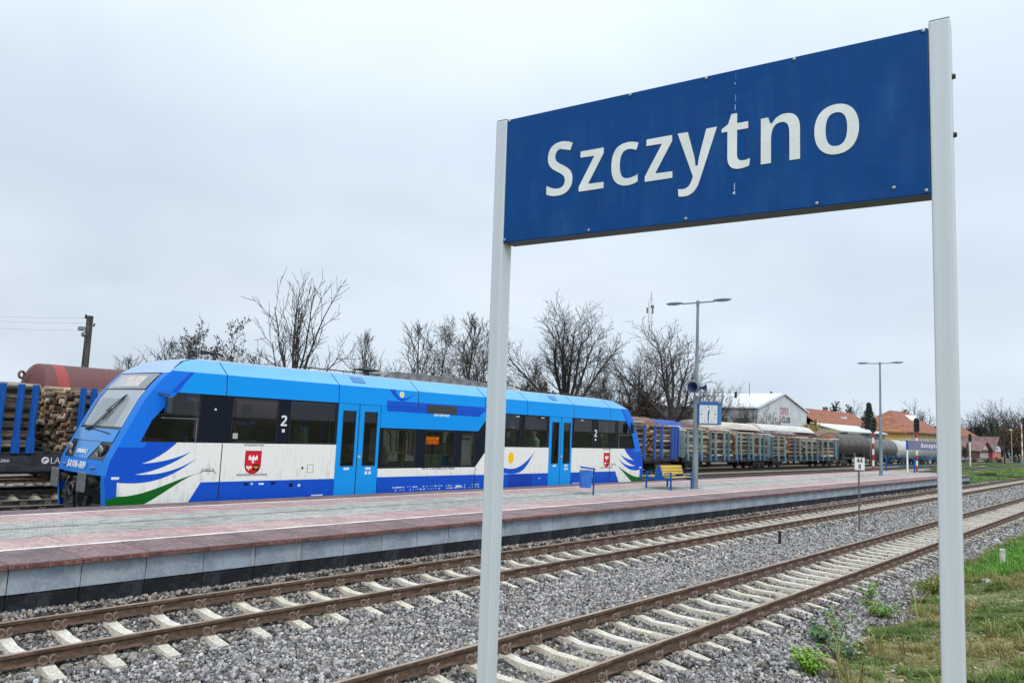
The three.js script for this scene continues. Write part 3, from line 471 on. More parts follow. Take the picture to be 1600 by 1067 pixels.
  for (const s of [1, -1]) bands.forEach((b, k) => {
    const band = tp('window_band', slab(b, .02, groups[k].map(i => panes[i])).translate(0, 0, s > 0 ? 1.41 : -1.43), post);
    for (const i of groups[k]) {
      const w = tp('window', new THREE.ShapeGeometry(poly(panes[i])).translate(0, 0, s * 1.424), glass, band);
      if (s > 0) { const [x0, y0] = panes[i][0], x1 = panes[i][1][0], y1 = panes[i][2][1], xl = i === 0 ? 9.0 : x0;
        tp('window_frame', [box(x1 - x0, .022, .016, (x0 + x1) / 2, y0 + .011, 1.434), box(x1 - xl, .022, .016, (x1 + xl) / 2, y1 - .011, 1.434), box(.022, y1 - y0, .016, x1 - .011, (y0 + y1) / 2, 1.434), ...(i === 0 || i === 10 ? [] : [box(.022, y1 - y0, .016, x0 + .011, (y0 + y1) / 2, 1.434)])], gasket, band);
        if (i === 0 || i === 10) tp('sliding_frame', [box(.95, .025, .02, i ? MIR - 9.12 : 9.12, 2.62, 1.44), box(.025, .58, .02, i ? MIR - 9.56 : 9.56, 2.33, 1.44)], mat({ color: lin(.12, .13, .14), roughness: .5 }), band);
      }
    }
  });
  const dig = mat({ color: lin(.75, .77, .78), roughness: .5 });
  for (const x of [12.06, 27.2]) { tp('class_number', letters('2', .29).translate(x, 2.52, 1.431), dig); tp('class_sticker', box(.085, .085, .004, x, 2.39, 1.433), dig); }
  tp('warning_sticker', new THREE.ShapeGeometry(poly([[10.0, 2.86], [10.07, 2.86], [10.035, 2.93]])).translate(0, 0, 1.4325), dig);
  tp('window_sticker', box(.14, .14, .003, 10.64, 2.22, 1.4275), mat({ color: lin(.4, .42, .4), roughness: .6 }));
  for (const x of [22.05, 23.55, 26.2]) tp('window_sticker', box(.2, .03, .003, x, 3.17, 1.4275), dig);
  // graffiti scrawl on the second window
  { const r = rng(13), l = []; let px = 10.5, py = 2.55; for (let k = 0; k < 34; k++) { const nx = 10.52 + k * .021 + (r() - .5) * .06, ny = 2.56 + (r() - .5) * .13; l.push(rod([px, py, 1.43], [nx, ny, 1.43], .006, .006, 4)); px = nx; py = ny; } tp('scrawl', l, mat({ color: lin(.02, .025, .12), roughness: .5 })); }
  // --- doors
  const doorM = new THREE.MeshPhysicalMaterial({ color: lin(.004, .30, .80), roughness: .5, specularIntensity: .3, clearcoat: .1, clearcoatRoughness: .2 });
  const doorGlass = new THREE.MeshPhysicalMaterial({ color: lin(.16, .17, .18), roughness: .02, transmission: 1, thickness: 0 });
  for (const [d0, dm, d1] of [[13.87, 14.64, 15.45], [23.99, 24.74, 25.48]]) for (const s of [1, -1]) {
    [[d0, dm - .02], [dm + .02, d1]].forEach(([a, b], k) => {
      const w = b - a, ga = a + w * .24, gb = a + w * .84;
      const leaf = tp('door', slab([[a, .36], [b, .36], [b, 3.245], [a, 3.245]], .035, [[[ga, 1.43], [gb, 1.43], [gb, 3.02], [ga, 3.02]]]).translate(0, 0, s > 0 ? 1.405 : -1.44), doorM);
      tp('door_glass', new THREE.ShapeGeometry(poly([[ga, 1.43], [gb, 1.43], [gb, 3.02], [ga, 3.02]])).translate(0, 0, s * 1.425), doorGlass, leaf);
      if (s > 0) {
        tp('door_gasket', [box(gb - ga + .03, .02, .012, (ga + gb) / 2, 1.42, 1.442), box(gb - ga + .03, .02, .012, (ga + gb) / 2, 3.03, 1.442), box(.02, 1.62, .012, ga - .005, 2.225, 1.442), box(.02, 1.62, .012, gb + .005, 2.225, 1.442)], gasket, leaf);
        tp('door_sticker', [box(.2, .07, .004, (ga + gb) / 2, 1.33, 1.4425), ...(k ? [box(.09, .09, .004, (ga + gb) / 2 - .07, 1.2, 1.4425), box(.09, .09, .004, (ga + gb) / 2 + .07, 1.2, 1.4425)] : [])], dig, leaf);
        if (k) tp('door_button', new THREE.CylinderGeometry(.045, .045, .03, 12).rotateX(Math.PI / 2).translate(a + .05, 1.68, 1.45), mat({ color: lin(.5, .5, .42), roughness: .4 }), leaf);
      }
    });
    tp('door_seal', box(.036, 2.88, .02, dm, 1.8, s * 1.415), gasket);
  }
  // --- roof details
  for (const [a, b] of [[14.48, 14.95], [24.3, 24.7]]) tp('roof_hatch', panelGeo([[a, 3.9], [b, 3.9], [b, 4.07], [a, 4.07]], TX[0], 1, .01).translate(0, .012, .012), mat({ color: lin(.05, .2, .46), roughness: .4 }));
  tp('side_display', slab([[17.38, 3.1], [18.78, 3.1], [18.78, 3.38], [17.38, 3.38]], .012).translate(0, 0, 1.446), blackGloss);
  const gr = mat({ map: mottled([.12, .125, .13], [.24, .25, .25], { m: 1 }), roughness: .75 });
  const unit = tp('roof_unit', [slab([[16.3, 4.15], [22.3, 4.15], [22.1, 4.36], [20.2, 4.44], [18.0, 4.46], [16.7, 4.41]], 1.5).translate(0, 0, -1.2)], gr);
  for (let x = 17.2; x < 22; x += .55) tp('louvre', box(.06, .03, 1.4, x, 4.44 - Math.max(0, x - 20.2) * .042, -.45), M.darkSteel, unit);
  tp('roof_rail', [rod([13, 4.28, .3], [16.3, 4.28, .3], .02, .02, 6), rod([13.2, 4.2, .3], [13.2, 4.28, .3], .015), rod([14.8, 4.2, .3], [14.8, 4.28, .3], .015), rod([14.4, 4.2, 0], [14.4, 4.45, 0], .012)], M.darkSteel);
  tp('exhaust', [rod([16.1, 4.2, -.2], [16.1, 4.42, -.2], .1, .1, 10), rbox(.7, .06, .5, 16.1, 4.43, -.2, .02)], M.darkSteel);
  tp('roof_rail', [rod([24, 4.27, .2], [28, 4.27, .2], .025, .025, 6), rbox(.5, .1, .5, 25.2, 4.26, 0, .03), rbox(.3, .12, .3, 27, 4.27, 0, .03)], M.darkSteel);
  tp('horn', [rod([10.72, 4.25, -.2], [10.72, 4.42, -.2], .02), new THREE.CylinderGeometry(.022, .065, .5, 12).rotateZ(-Math.PI / 2).translate(10.6, 4.44, -.2), rod([10.8, 4.44, -.2], [11.0, 4.4, -.2], .03)], rubber);
  tp('antenna', [rod([9.95, 4.2, -.1], [9.95, 4.42, -.1], .015), rod([9.95, 4.42, -.1], [9.95, 4.46, -.1], .07, .05, 12), rod([9.95, 4.2, -.1], [9.95, 4.24, -.1], .06, .06, 12)], rubber);
  // --- inside
  const inM = mat({ color: lin(.16, .17, .18), roughness: .8 }), seatM = mat({ map: mottled([.05, .12, .055], [.09, .19, .09], { m: .3 }), roughness: .9 });
  tp('floor', [box(7.2, .1, 2.7, 11.4, 1.15, 0), box(5.2, .1, 2.7, 17.5, .62, 0), box(10, .1, 2.7, 25.2, 1.15, 0)], inM);
  tp('ceiling', box(19.9, .06, 2.6, 19.27, 3.5, 0), mat({ color: lin(.42, .43, .42), roughness: .7 }));
  tp('cab_wall', [box(.05, 2.2, .75, 10.2, 2.3, -.9), box(.05, 2.2, .75, 10.2, 2.3, .95), box(.05, 2.2, 2.5, MIR - 10.2, 2.3, 0), box(.05, 2, .8, 15.55, 2.6, -.9), box(.05, 2, .8, 20.1, 2.6, -.95)], inM);
  tp('cab_desk', [rbox(.7, .8, 2.3, 8.5, 1.6, 0, .1), rbox(.7, .8, 2.3, MIR - 8.5, 1.6, 0, .1)], M.black);
  tp('blind', box(.04, .95, .4, 9.78, 2.6, 1.1), mat({ color: lin(.45, .45, .42), roughness: .9 }));
  tp('curtain', [box(.3, 1.0, .04, 12.5, 2.6, -1.3), box(.3, 1, .04, 10.7, 2.6, -1.3)], mat({ color: lin(.3, .34, .3), roughness: .9 }));
  const seat = (x, z, y, f) => tp('seat', [rbox(.46, .14, .46, x, y + .42, z, .05, 2), rbox(.12, .68, .46, x - f * .24, y + .8, z, .05, 2), rbox(.09, .2, .3, x - f * .26, y + 1.2, z, .04, 2), box(.1, .4, .1, x, y + .2, z)], seatM);
  for (const x of [11.0, 12.7, 21.3, 23.1, 26.1, 27.9]) for (const z of [-1.05, -.55, .55, 1.05]) seat(x, z, 1.2, x === 12.7 || x === 23.1 || x === 27.9 ? -1 : 1);
  for (const x of [17.95, 18.38, 18.81]) { tp('seat', [rbox(.38, .12, .44, x, 1.08, .62, .05, 2), rbox(.38, .62, .1, x, 1.42, .9, .07, 2), rbox(.3, .06, .05, x, 1.66, .97, .03, 2)], seatM); }
  for (const z of [-1.0, .95]) seat(16.3, z, .67, 1);
  seat(9.3, .2, 1.2, -1);
  tp('handrail', [rod([15.6, 1.78, .9], [17.0, 1.78, .9], .018), rod([17.2, .7, .6], [17.2, 3.5, .6], .018), rod([14.64, 1.2, 0], [14.64, 3.5, 0], .018), rod([24.74, 1.2, 0], [24.74, 3.5, 0], .018), rod([20.8, 1.2, .4], [20.8, 3.5, .4], .018)], mat({ color: lin(.55, .5, .2), roughness: .4 }));
  const amber = new THREE.MeshStandardMaterial({ color: lin(.1, .05, .01), emissive: lin(1, .45, .04), emissiveIntensity: 1.1, emissiveMap: canvasTex(128, 64, (x, w, h) => { x.fillStyle = '#c86a10'; x.fillRect(0, 0, w, h); x.fillStyle = '#ffe04a'; x.font = 'bold 26px monospace'; x.fillText('SZCZYTNO', 4, 26); x.fillText('12:33', 22, 54); }) });
  const disp = tp('information_screen', rbox(.66, .32, .06, 18.12, 2.2, .98, .02), M.black);
  tp('screen', new THREE.PlaneGeometry(.6, .26).translate(18.12, 2.2, 1.014), amber, disp);
  tp('radiator_panel', [box(.62, .9, .03, 19.42, 1.82, 1.3), box(.62, .12, .08, 19.42, 2.38, 1.33)], mat({ color: lin(.30, .32, .32), roughness: .7 }));
  // --- running gear below the platform edge
  const bog = []; for (const x of [10.6, 12.4, 26.3, 28.1]) for (const z of [-.75, .75]) tp('wheel', [new THREE.CylinderGeometry(.42, .42, .13, 24).rotateX(Math.PI / 2).translate(x, .42, z), new THREE.CylinderGeometry(.45, .45, .03, 24).rotateX(Math.PI / 2).translate(x, .42, z * .9)], M.darkSteel);
  tp('bogie', [box(2.9, .3, 2, 11.5, .55, 0), box(2.9, .3, 2, 27.2, .55, 0)], M.darkSteel);
  tp('underframe', [box(22, .2, 2.5, 19.2, .6, 0), box(2.6, .5, 2.4, 15, .4, 0), box(4.5, .5, 2.4, 21.5, .4, 0)], M.darkSteel);
}
// ---------- passengers behind the glass ----------
function person(name, label, p, turn, cloth, hair) {
  const t = thing(name, label, 'person', p, turn);
  const B = [], cap = (a, b, r0, r1) => B.push([V3(...a), V3(...b), r0, r1]);
  cap([0, .1, 0], [0, .5, -.03], .15, .17); cap([-.17, .5, -.03], [.17, .5, -.03], .075, .075); cap([0, .52, -.02], [0, .68, 0], .06, .055);
  cap([-.09, .08, 0], [-.1, .1, .42], .095, .075); cap([.09, .08, 0], [.1, .1, .42], .095, .075); cap([-.1, .1, .42], [-.1, -.32, .46], .065, .045); cap([.1, .1, .42], [.1, -.32, .46], .065, .045);
  cap([-.21, .48, -.02], [-.24, .22, .06], .055, .048); cap([-.24, .22, .06], [-.1, .2, .28], .046, .035); cap([.21, .48, -.02], [.24, .22, .06], .055, .048); cap([.24, .22, .06], [.1, .2, .28], .046, .035);
  cap([0, .76, .01], [0, .86, .0], .085, .098); cap([0, .74, .05], [0, .76, .06], .05, .05); cap([0, .78, .1], [0, .8, .1], .018, .014);
  const R = 44, mc = new MarchingCubes(R, M.black, false, false, 60000); mc.isolation = 0;
  const S = .68, cy = .3, cz = .15, q = V3(), ab = V3();
  for (let k = 0; k < R; k++) for (let j = 0; j < R; j++) for (let i = 0; i < R; i++) {
    q.set((i / R * 2 - 1) * S, (j / R * 2 - 1) * S + cy, (k / R * 2 - 1) * S + cz); let d = 1e3;
    for (const [a, b, r0, r1] of B) { ab.subVectors(b, a); const h = clamp(((q.x - a.x) * ab.x + (q.y - a.y) * ab.y + (q.z - a.z) * ab.z) / ab.lengthSq()); const e = Math.hypot(q.x - a.x - ab.x * h, q.y - a.y - ab.y * h, q.z - a.z - ab.z * h) - lerp(r0, r1, h); const kk = .035, m = Math.max(kk - Math.abs(d - e), 0) / kk; d = Math.min(d, e) - m * m * kk * .25; }
    mc.field[i + j * R + k * R * R] = -d;
  }
  mc.update(); const n = mc.count, g = new THREE.BufferGeometry(); g.setAttribute('position', new THREE.BufferAttribute(mc.positionArray.slice(0, n * 3), 3)); g.setAttribute('normal', new THREE.BufferAttribute(mc.normalArray.slice(0, n * 3), 3));
  g.scale(S, S, S).translate(0, cy, cz); const c = new Float32Array(n * 3), P = g.attributes.position;
  for (let i = 0; i < n; i++) { const y = P.getY(i), z = P.getZ(i); const k = y > .64 ? [.42, .26, .19] : (y < .2 && z > .02) ? [.03, .04, .07] : cloth; c.set(k, i * 3); }
  g.setAttribute('color', new THREE.BufferAttribute(c, 3)); part('body', g, mat({ vertexColors: true, roughness: .9 }), t);
  part('hair', new THREE.SphereGeometry(.112, 14, 10, 0, 7, 0, 1.75).scale(1, 1.08, 1.05).rotateX(-.35).translate(0, .87, -.012), mat({ color: lin(...hair), roughness: .8 }), t);
  return t;
}
person('person', 'seated passenger in a pale jacket behind the glass left of the rear door', [23.5, 1.78, -18.98], -Math.PI / 2, [.42, .45, .46], [.03, .02, .015]);
person('person', 'seated passenger in dark clothes behind the window right of the yellow sun emblem', [21.95, 1.78, -18.98], Math.PI / 2, [.06, .06, .07], [.02, .015, .012]);
person('person', 'seated passenger in black under the rear window beside the digit 2', [28.2, 1.78, -18.98], -Math.PI / 2, [.025, .025, .03], [.02, .016, .012]);

// ---------- logs ----------
const barkM = [[.20, .155, .12], [.40, .33, .26], [.09, .073, .06], [.28, .19, .13], [.56, .50, .42]].map((c, k) => mat({ color: lin(...c.map(v => v * 1.12)), map: mottled([.5, .48, .45], [1, 1, 1], { m: [.5, .25], n2: .5, n3: .5 }), vertexColors: true, roughness: .95, bumpMap: fineBump, bumpScale: .006 }));
function logGeo(L, r, seed, seg = 8) {
  const rg = rng(seed), g = new THREE.CylinderGeometry(r * .93, r, L, seg, 2, true).rotateZ(Math.PI / 2), p = g.attributes.position, f = [...Array(seg)].map(() => .92 + rg() * .16);
  for (let i = 0; i < p.count; i++) { const k = f[i % (seg + 1) % seg]; p.setY(i, p.getY(i) * k); p.setZ(i, p.getZ(i) * k); }
  paint(g, 1, 1, 1); g.computeVertexNormals();
  const ends = [-1, 1].map(s => { const c = new THREE.CircleGeometry(r * .98, seg).rotateY(s * Math.PI / 2).translate(s * L / 2 * .999, 0, 0), n = c.attributes.position.count; const a = new Float32Array(n * 3), t = .8 + rg() * .5; for (let i = 0; i < n; i++) a.set(i ? [1.7 * t, 1.5 * t, 1.2 * t] : [1.25 * t, 1.0 * t, .72 * t], i * 3); c.setAttribute('color', new THREE.BufferAttribute(a, 3)); return c; });
  return merge([g, ...ends]);
}
const logVar = [0, 1, 2, 3, 4, 5].map(k => logGeo(1, 1, 40 + k).scale(1, 1, 1));
function logStack(label, x0, x1, zc, hw, y0, y1, r0, single, seed, group, skew = 0) {
  const t = thing('log_stack', label, 'log stack', [(x0 + x1) / 2, y0, zc], 0, group), rg = rng(seed), rest = barkM.map(() => []), geos = {};
  const cols = Math.floor(2 * hw / (2 * r0)), rows = Math.floor((y1 - y0) / (1.76 * r0));
  for (let j = 0; j < rows; j++) for (let i = 0; i < cols - (j % 2); i++) {
    const top = j === rows - 1; if (top && rg() < .25) continue;
    const r = r0 * (.72 + rg() * .5), L = (x1 - x0) - rg() * .22, z = -hw + r0 + i * 2 * r0 + (j % 2) * r0 + (rg() - .5) * .05, y = r0 + j * 1.76 * r0 + (rg() - .5) * .05 + .06 * Math.sin(i * 1.7 + seed), dx = (rg() - .5) * .25 - skew * (1 - i / cols), k = (rg() * barkM.length) | 0;
    const v = (rg() * 6) | 0, M4 = new THREE.Matrix4().compose(V3(dx, y, z), new THREE.Quaternion().setFromEuler(new THREE.Euler(rg() * 6, (rg() - .5) * .02, (rg() - .5) * .022)), V3(L, r, r));
    const show = single && (single === 'all' || j >= rows - 2 || i >= cols - (j % 2) - 2);
    if (show) { const m = part('log', logVar[v], barkM[k], t); m.applyMatrix4(M4); }
    else if (single || j >= rows - 2 || i >= cols - 4 || rg() < .9) rest[k].push(logVar[v].clone().applyMatrix4(M4));
  }
  rest.forEach((l, k) => { if (l.length) { const m = part('logs', l, barkM[k], t); m.userData.kind = 'stuff'; } });
  return t;
}
// ---------- timber wagons ----------
function stakeWagon(label, x0, x1, zc, stakes, { floor = 1.2, stakeTop = 3.42, stakeFoot = 1.0, color = M.blue, endM = null, frameLow = .7, w = .17, foot = null }) {
  const t = thing('timber_wagon', label, 'freight wagon', [x0, 0, zc]), X = x => x - x0, hw = 1.4, L = x1 - x0;
  part('frame', [box(L, .26, .16, L / 2, floor - .19, hw - .12), box(L, .26, .16, L / 2, floor - .19, -hw + .12), box(L, .06, 2 * hw - .1, L / 2, floor - .03, 0), box(L * .55, .3, .12, L / 2, frameLow + .12, hw - .2)], M.darkSteel, t);
  stakes.forEach((sx, i) => { for (const s of [1, -1]) {
    const st = part('stake', [rbox(w, stakeTop - stakeFoot, .1, X(sx), (stakeTop + stakeFoot) / 2, s * (hw + .03), .01), box(w * .45, stakeTop - stakeFoot - .1, .05, X(sx), (stakeTop + stakeFoot) / 2, s * (hw + .09))], Array.isArray(color) ? color[i % color.length] : color, t);
    if (s > 0 && foot) part('stake_foot', rbox(w * 1.25, .5, .13, X(sx), stakeFoot + .22, hw + .045, .01), foot, st);
  } });
  for (let x = 1.2; x < L - 1; x += 2) part('bolster', box(.2, .12, 2 * hw, x, floor + .05, 0), M.darkSteel, t);
  if (endM) for (const x of [.06, L - .06]) { const e = part('end_wall', [rbox(.08, stakeTop - floor - .1, 2 * hw, x, (stakeTop + floor) / 2, 0, .01), ...[-1.2, 0, 1.2].map(z => box(.14, stakeTop - floor, .12, x, (stakeTop + floor) / 2, z))], endM, t); part('end_rail', rbox(.12, .1, 2 * hw + .1, x, stakeTop, 0, .02), M.whitePaint, e); }
  wheels(t, L); bufferSet(t, L, floor); return t;
}
const wheelGeo = merge([new THREE.CylinderGeometry(.46, .46, .12, 20).rotateX(Math.PI / 2), new THREE.CylinderGeometry(.14, .14, .3, 10).rotateX(Math.PI / 2)]), sideFrame = merge([rbox(2.5, .22, .12, 0, .58, 0, .04), rbox(.5, .34, .16, -.9, .48, 0, .05), rbox(.5, .34, .16, .9, .48, 0, .05), rbox(.6, .3, .18, 0, .42, 0, .05)]);
function wheels(t, L) { for (const cx of [1.9, L - 1.9]) for (const s of [1, -1]) { for (const d of [-.9, .9]) { const w = part('wheel', wheelGeo, M.darkSteel, t); w.position.set(cx + d, .46, s * .75); } const f = part('bogie_frame', sideFrame, M.darkSteel, t); f.position.set(cx, 0, s * 1.05); } }
const buffGeo = merge([rod([0, 0, 0], [-.4, 0, 0], .1, .1, 10), rod([-.4, 0, 0], [-.46, 0, 0], .24, .24, 16)]);
function bufferSet(t, L, floor) { for (const s of [.88, -.88]) { const a = part('buffer', buffGeo, M.darkSteel, t); a.position.set(0, floor - .15, s); const b = part('buffer', buffGeo, M.darkSteel, t); b.position.set(L, floor - .15, s); b.rotation.y = Math.PI; } }
const FZ = -29.45;
{ // wagon at the left edge
  const w = stakeWagon('black framed timber wagon with blue stakes left of the railcar nose', 2.2, 22, FZ, [4.6, 5.2, 7.92, 8.44, 8.86, 10.3, 10.64, 13.4, 14], { floor: 1.3, stakeTop: 3.46, stakeFoot: 1.28, color: M.blue, w: .19, foot: M.blue, frameLow: .62 });
  part('sole_bar', metric(box(19.4, .5, .06, 9.9, .93, 1.42)), mat({ map: mottled([.010, .012, .017], [.045, .05, .06], { m: 1.3, c: .4 }), roughness: .6 }), w);
  const wl = mat({ color: lin(.55, .58, .6), roughness: .7 });
  part('lettering', [letters('LAPIFAN', .2, .004, fontR).translate(10.02 - 2.2, .93, 1.452), new THREE.TorusGeometry(.085, .035, 6, 20).translate(9.35 - 2.2, 1.02, 1.452), new THREE.CircleGeometry(.045, 12).translate(9.37 - 2.2, 1.0, 1.454), letters('5.20m', .09, .004).translate(8.15 - 2.2, .98, 1.452)], wl, w);
  logStack('stack of mixed bark logs between blue stakes at the left edge', 4.9, 9.0, FZ, 1.32, 1.36, 3.62, .086, 'side', 3);
  logStack('stack of logs showing its cut ends beside the railcar windscreen', 10.12, 14.2, FZ, 1.43, 1.36, 3.55, .083, 'all', 5, undefined, .62);
}
{
  const teal = [mat({ map: mottled([.13, .21, .22], [.27, .35, .35], { m: 1 }), roughness: .6 }), mat({ map: mottled([.13, .22, .22], [.26, .34, .33], { m: 1 }), roughness: .6 }), mat({ map: mottled([.05, .13, .19], [.10, .2, .27], { m: 1 }), roughness: .6 })];
  const blue2 = mat({ map: mottled([.02, .07, .33], [.04, .12, .42], { m: 1 }), roughness: .5 }), foot = mat({ color: lin(.04, .12, .26), roughness: .6 });
  stakeWagon('timber wagon with bright blue stakes just right of the railcar tail', 41, 52.0, FZ, [43.4, 44.6, 46.93, 48.33, 49.34, 50.85, 51.3], { floor: 1.12, stakeFoot: .95, stakeTop: 3.36, color: blue2, endM: blue2, w: .27 });
  stakeWagon('timber wagon with green stakes and white capped end behind the lamp post', 52.8, 69.1, FZ, [53.25, 55.5, 57.0, 57.95, 59.5, 60.3, 61.85, 62.7, 64.3, 65.2, 66.65, 67.6], { floor: 1.05, stakeFoot: .85, stakeTop: 3.12, color: teal, endM: teal[0], w: .25, foot });
  stakeWagon('second green staked timber wagon, farther down the line', 69.7, 88, FZ, [70.9, 72.5, 75.1, 76.4, 78.1, 79.65, 81.2, 82.8, 84.5, 87], { floor: .98, stakeFoot: .72, stakeTop: 2.98, color: [...teal, M.galv], endM: teal[2], w: .25, foot });
  let i = 0; for (const [a, b, y1, d] of [[43.2, 47.6, 3.55, 'pale log stack on the left part of the distant blue wagon'], [48.75, 51.4, 3.45, 'pale log stack on the right part of the distant blue wagon'], [53.3, 57.1, 3.36, 'log stack at the left end of the nearer green wagon behind the lamp post'], [57.9, 61.7, 3.32, 'log stack second from left on the nearer green wagon under the clock'], [62.5, 66.0, 3.3, 'log stack third from left on the nearer green wagon'], [66.4, 68.8, 3.25, 'log stack at the right end of the nearer green wagon'], [70.6, 73.6, 3.12, 'log stack at the left end of the farther green wagon'], [74.5, 78.0, 3.1, 'log stack second from left on the farther green wagon'], [78.6, 82.6, 3.08, 'log stack third from left on the farther green wagon'], [83.2, 87.2, 3.05, 'log stack at the right end of the farther green wagon']])
    logStack(d, a, b, FZ, 1.32, 1.1, y1, .105, null, 60 + i++, 'log stacks on the distant timber wagons');
}
// ---------- covered and tank wagons ----------
function archWagon(label, x0, L, zc, roofM, wallM, top = 4.1) {
  const t = thing('covered_wagon', label, 'freight wagon', [x0, 0, zc]);
  part('body', [rbox(L, top - 2.0, 2.7, L / 2, (top - 1.0) / 2 + .6, 0, .03), box(L, .24, 2.4, L / 2, 1.05, 0)], wallM, t);
  const g = new THREE.CylinderGeometry(1.5, 1.5, L, 24, 8, false, -1.2, 2.4).rotateX(-Math.PI / 2).rotateY(Math.PI / 2); g.scale(1, .72, .98); g.computeBoundingBox(); g.translate(L / 2, top - g.boundingBox.max.y, 0); const r = part('roof', g, roofM, t);
  for (let x = .8; x < L; x += 1.6) { const h = new THREE.TorusGeometry(1.5, .025, 5, 20, 2.4).rotateZ(Math.PI / 2 - 1.2).rotateY(Math.PI / 2).scale(1, .72, .98); h.computeBoundingBox(); h.translate(x, top + .012 - h.boundingBox.max.y, 0); part('roof_rib', h, roofM, r); }
  for (let x = .4; x < L; x += 1.3) part('wall_rib', box(.07, top - 2.1, .06, x, (top - 1.0) / 2 + .6, 1.37), wallM, t);
  wheels(t, L); bufferSet(t, L, 1.2); return t;
}
const oldBrown = mat({ map: mottled([.12, .065, .055], [.24, .15, .13], { m: 2 }), roughness: .8 }), cream = mat({ map: mottled([.42, .37, .32], [.68, .62, .55], { m: 3 }), roughness: .7 }), paleGrey = mat({ map: mottled([.5, .49, .46], [.72, .7, .67], { m: 3 }), roughness: .6 });
const RZ = -34.2;
archWagon('brown arched roof of a covered wagon behind the blue timber wagon', 45.5, 11.6, RZ, oldBrown, oldBrown, 4.1);
archWagon('short blue roofed wagon between two brown roofs, behind the blue timber wagon', 57.5, 4.4, RZ, mat({ map: mottled([.03, .09, .36], [.06, .14, .46], { m: 2 }), roughness: .6 }), oldBrown, 4.0);
archWagon('small brown arched roof just left of the near lamp post', 62.2, 2.2, RZ, oldBrown, oldBrown, 3.95);
archWagon('cream arched roof wagon behind the lamp post and clock', 64.9, 13.2, RZ, cream, oldBrown, 4.2);
archWagon('pale ribbed roof wagon behind the farther green timber wagon', 78.6, 15.6, RZ, paleGrey, oldBrown, 4.3);
archWagon('dark brown arched wagon beyond the pale ribbed roof', 95.3, 13, RZ, oldBrown, oldBrown, 3.9);
function tankWagon(label, x0, L, zc, shell, { r = 1.38, cy = 2.45, rings = 5, ringM = shell, endM = null } = {}) {
  const t = thing('tank_wagon', label, 'tank wagon', [x0, 0, zc]);
  const P = []; const e = .45; for (let i = 0; i <= 8; i++) { const a = i / 8 * Math.PI / 2; P.push([r * Math.sin(a), e * (1 - Math.cos(a))]); } P.push([r, L - e]); for (let i = 1; i <= 8; i++) { const a = i / 8 * Math.PI / 2; P.push([r * Math.cos(a), L - e + e * Math.sin(a)]); }
  part('tank', new THREE.LatheGeometry(P.map(p => new THREE.Vector2(Math.max(p[0], .001), p[1])), 36).rotateZ(-Math.PI / 2).translate(0, cy, 0), shell, t);
  for (let i = 0; i < rings; i++) part('ring', new THREE.TorusGeometry(r + .005, .03, 6, 36).rotateY(Math.PI / 2).translate(lerp(.9, L - .9, i / (rings - 1)), cy, 0), ringM, t);
  part('saddle', [box(L, .25, 1.6, L / 2, .95, 0), box(.5, .7, 2.2, 1.9, 1.1, 0), box(.5, .7, 2.2, L - 1.9, 1.1, 0)], M.darkSteel, t);
  part('dome', [new THREE.CylinderGeometry(.4, .4, .22, 18).translate(L / 2, cy + r + .06, 0), box(3, .05, .8, L / 2, cy + r + .05, 0)], shell, t);
  part('ladder', [-.2, .2].map(d => rod([L / 2 + d, .9, r - .1], [L / 2 + d, cy + r, .5], .025, .025, 5)).concat([...Array(7)].map((_, k) => rod([L / 2 - .2, 1.2 + k * .35, lerp(r - .12, .55, k / 7)], [L / 2 + .2, 1.2 + k * .35, lerp(r - .12, .55, k / 7)], .018, .018, 5))), M.steel, t);
  wheels(t, L); bufferSet(t, L, 1.2); return t;
}
const tk = (a, b, o = {}) => mat({ map: mottled(a, b, { m: [4, 2], ...o }), roughness: .6 });
{ const w = tankWagon('long oxide red tank wagon behind the logs at the left edge', 10.35, 16, RZ, tk([.075, .022, .02], [.13, .042, .038]), { r: 1.55, cy: 2.92, rings: 0, ringM: tk([.075, .022, .02], [.13, .042, .038]) });
  part('red_band', new THREE.CylinderGeometry(1.556, 1.556, .42, 36, 1, true).rotateZ(Math.PI / 2).translate(.98, 2.92, 0), mat({ color: lin(.30, .04, .034), roughness: .6 }), w);
  part('lifting_lug', [new THREE.TorusGeometry(.13, .05, 8, 16).rotateY(.5).translate(-.1, 3.98, 0), box(.3, .12, .12, .1, 3.85, 0)], oldBrown, w); }
tankWagon('rust ended dark brown tank wagon beside the last timber wagon', 88.7, 11.4, FZ, tk([.03, .027, .024], [.095, .083, .073]), { cy: 2.35, r: 1.36 });
tankWagon('dark grey tank wagon, second from the last timber wagon', 101, 11.6, FZ, tk([.06, .06, .057], [.14, .135, .13]), { cy: 2.02, r: 1.32 });
tankWagon('pale grey tank wagon, third from the last timber wagon', 113.6, 11.6, FZ, tk([.36, .38, .38], [.5, .52, .52]), { cy: 1.95, r: 1.34 });
tankWagon('bluish grey tank wagon, farthest of the row', 126, 11.6, FZ, tk([.26, .30, .33], [.38, .42, .45]), { cy: 1.9, r: 1.32 });
part('tank_end', new THREE.SphereGeometry(1.3, 24, 12, 0, 7, 0, 1.2).scale(1, .24, 1).rotateZ(Math.PI / 2).translate(.22, 2.35, 0), mat({ map: mottled([.22, .09, .05], [.36, .17, .10], { m: 1.4 }), roughness: .8 }), scene.children.find(o => o.name === 'tank_wagon_001'));
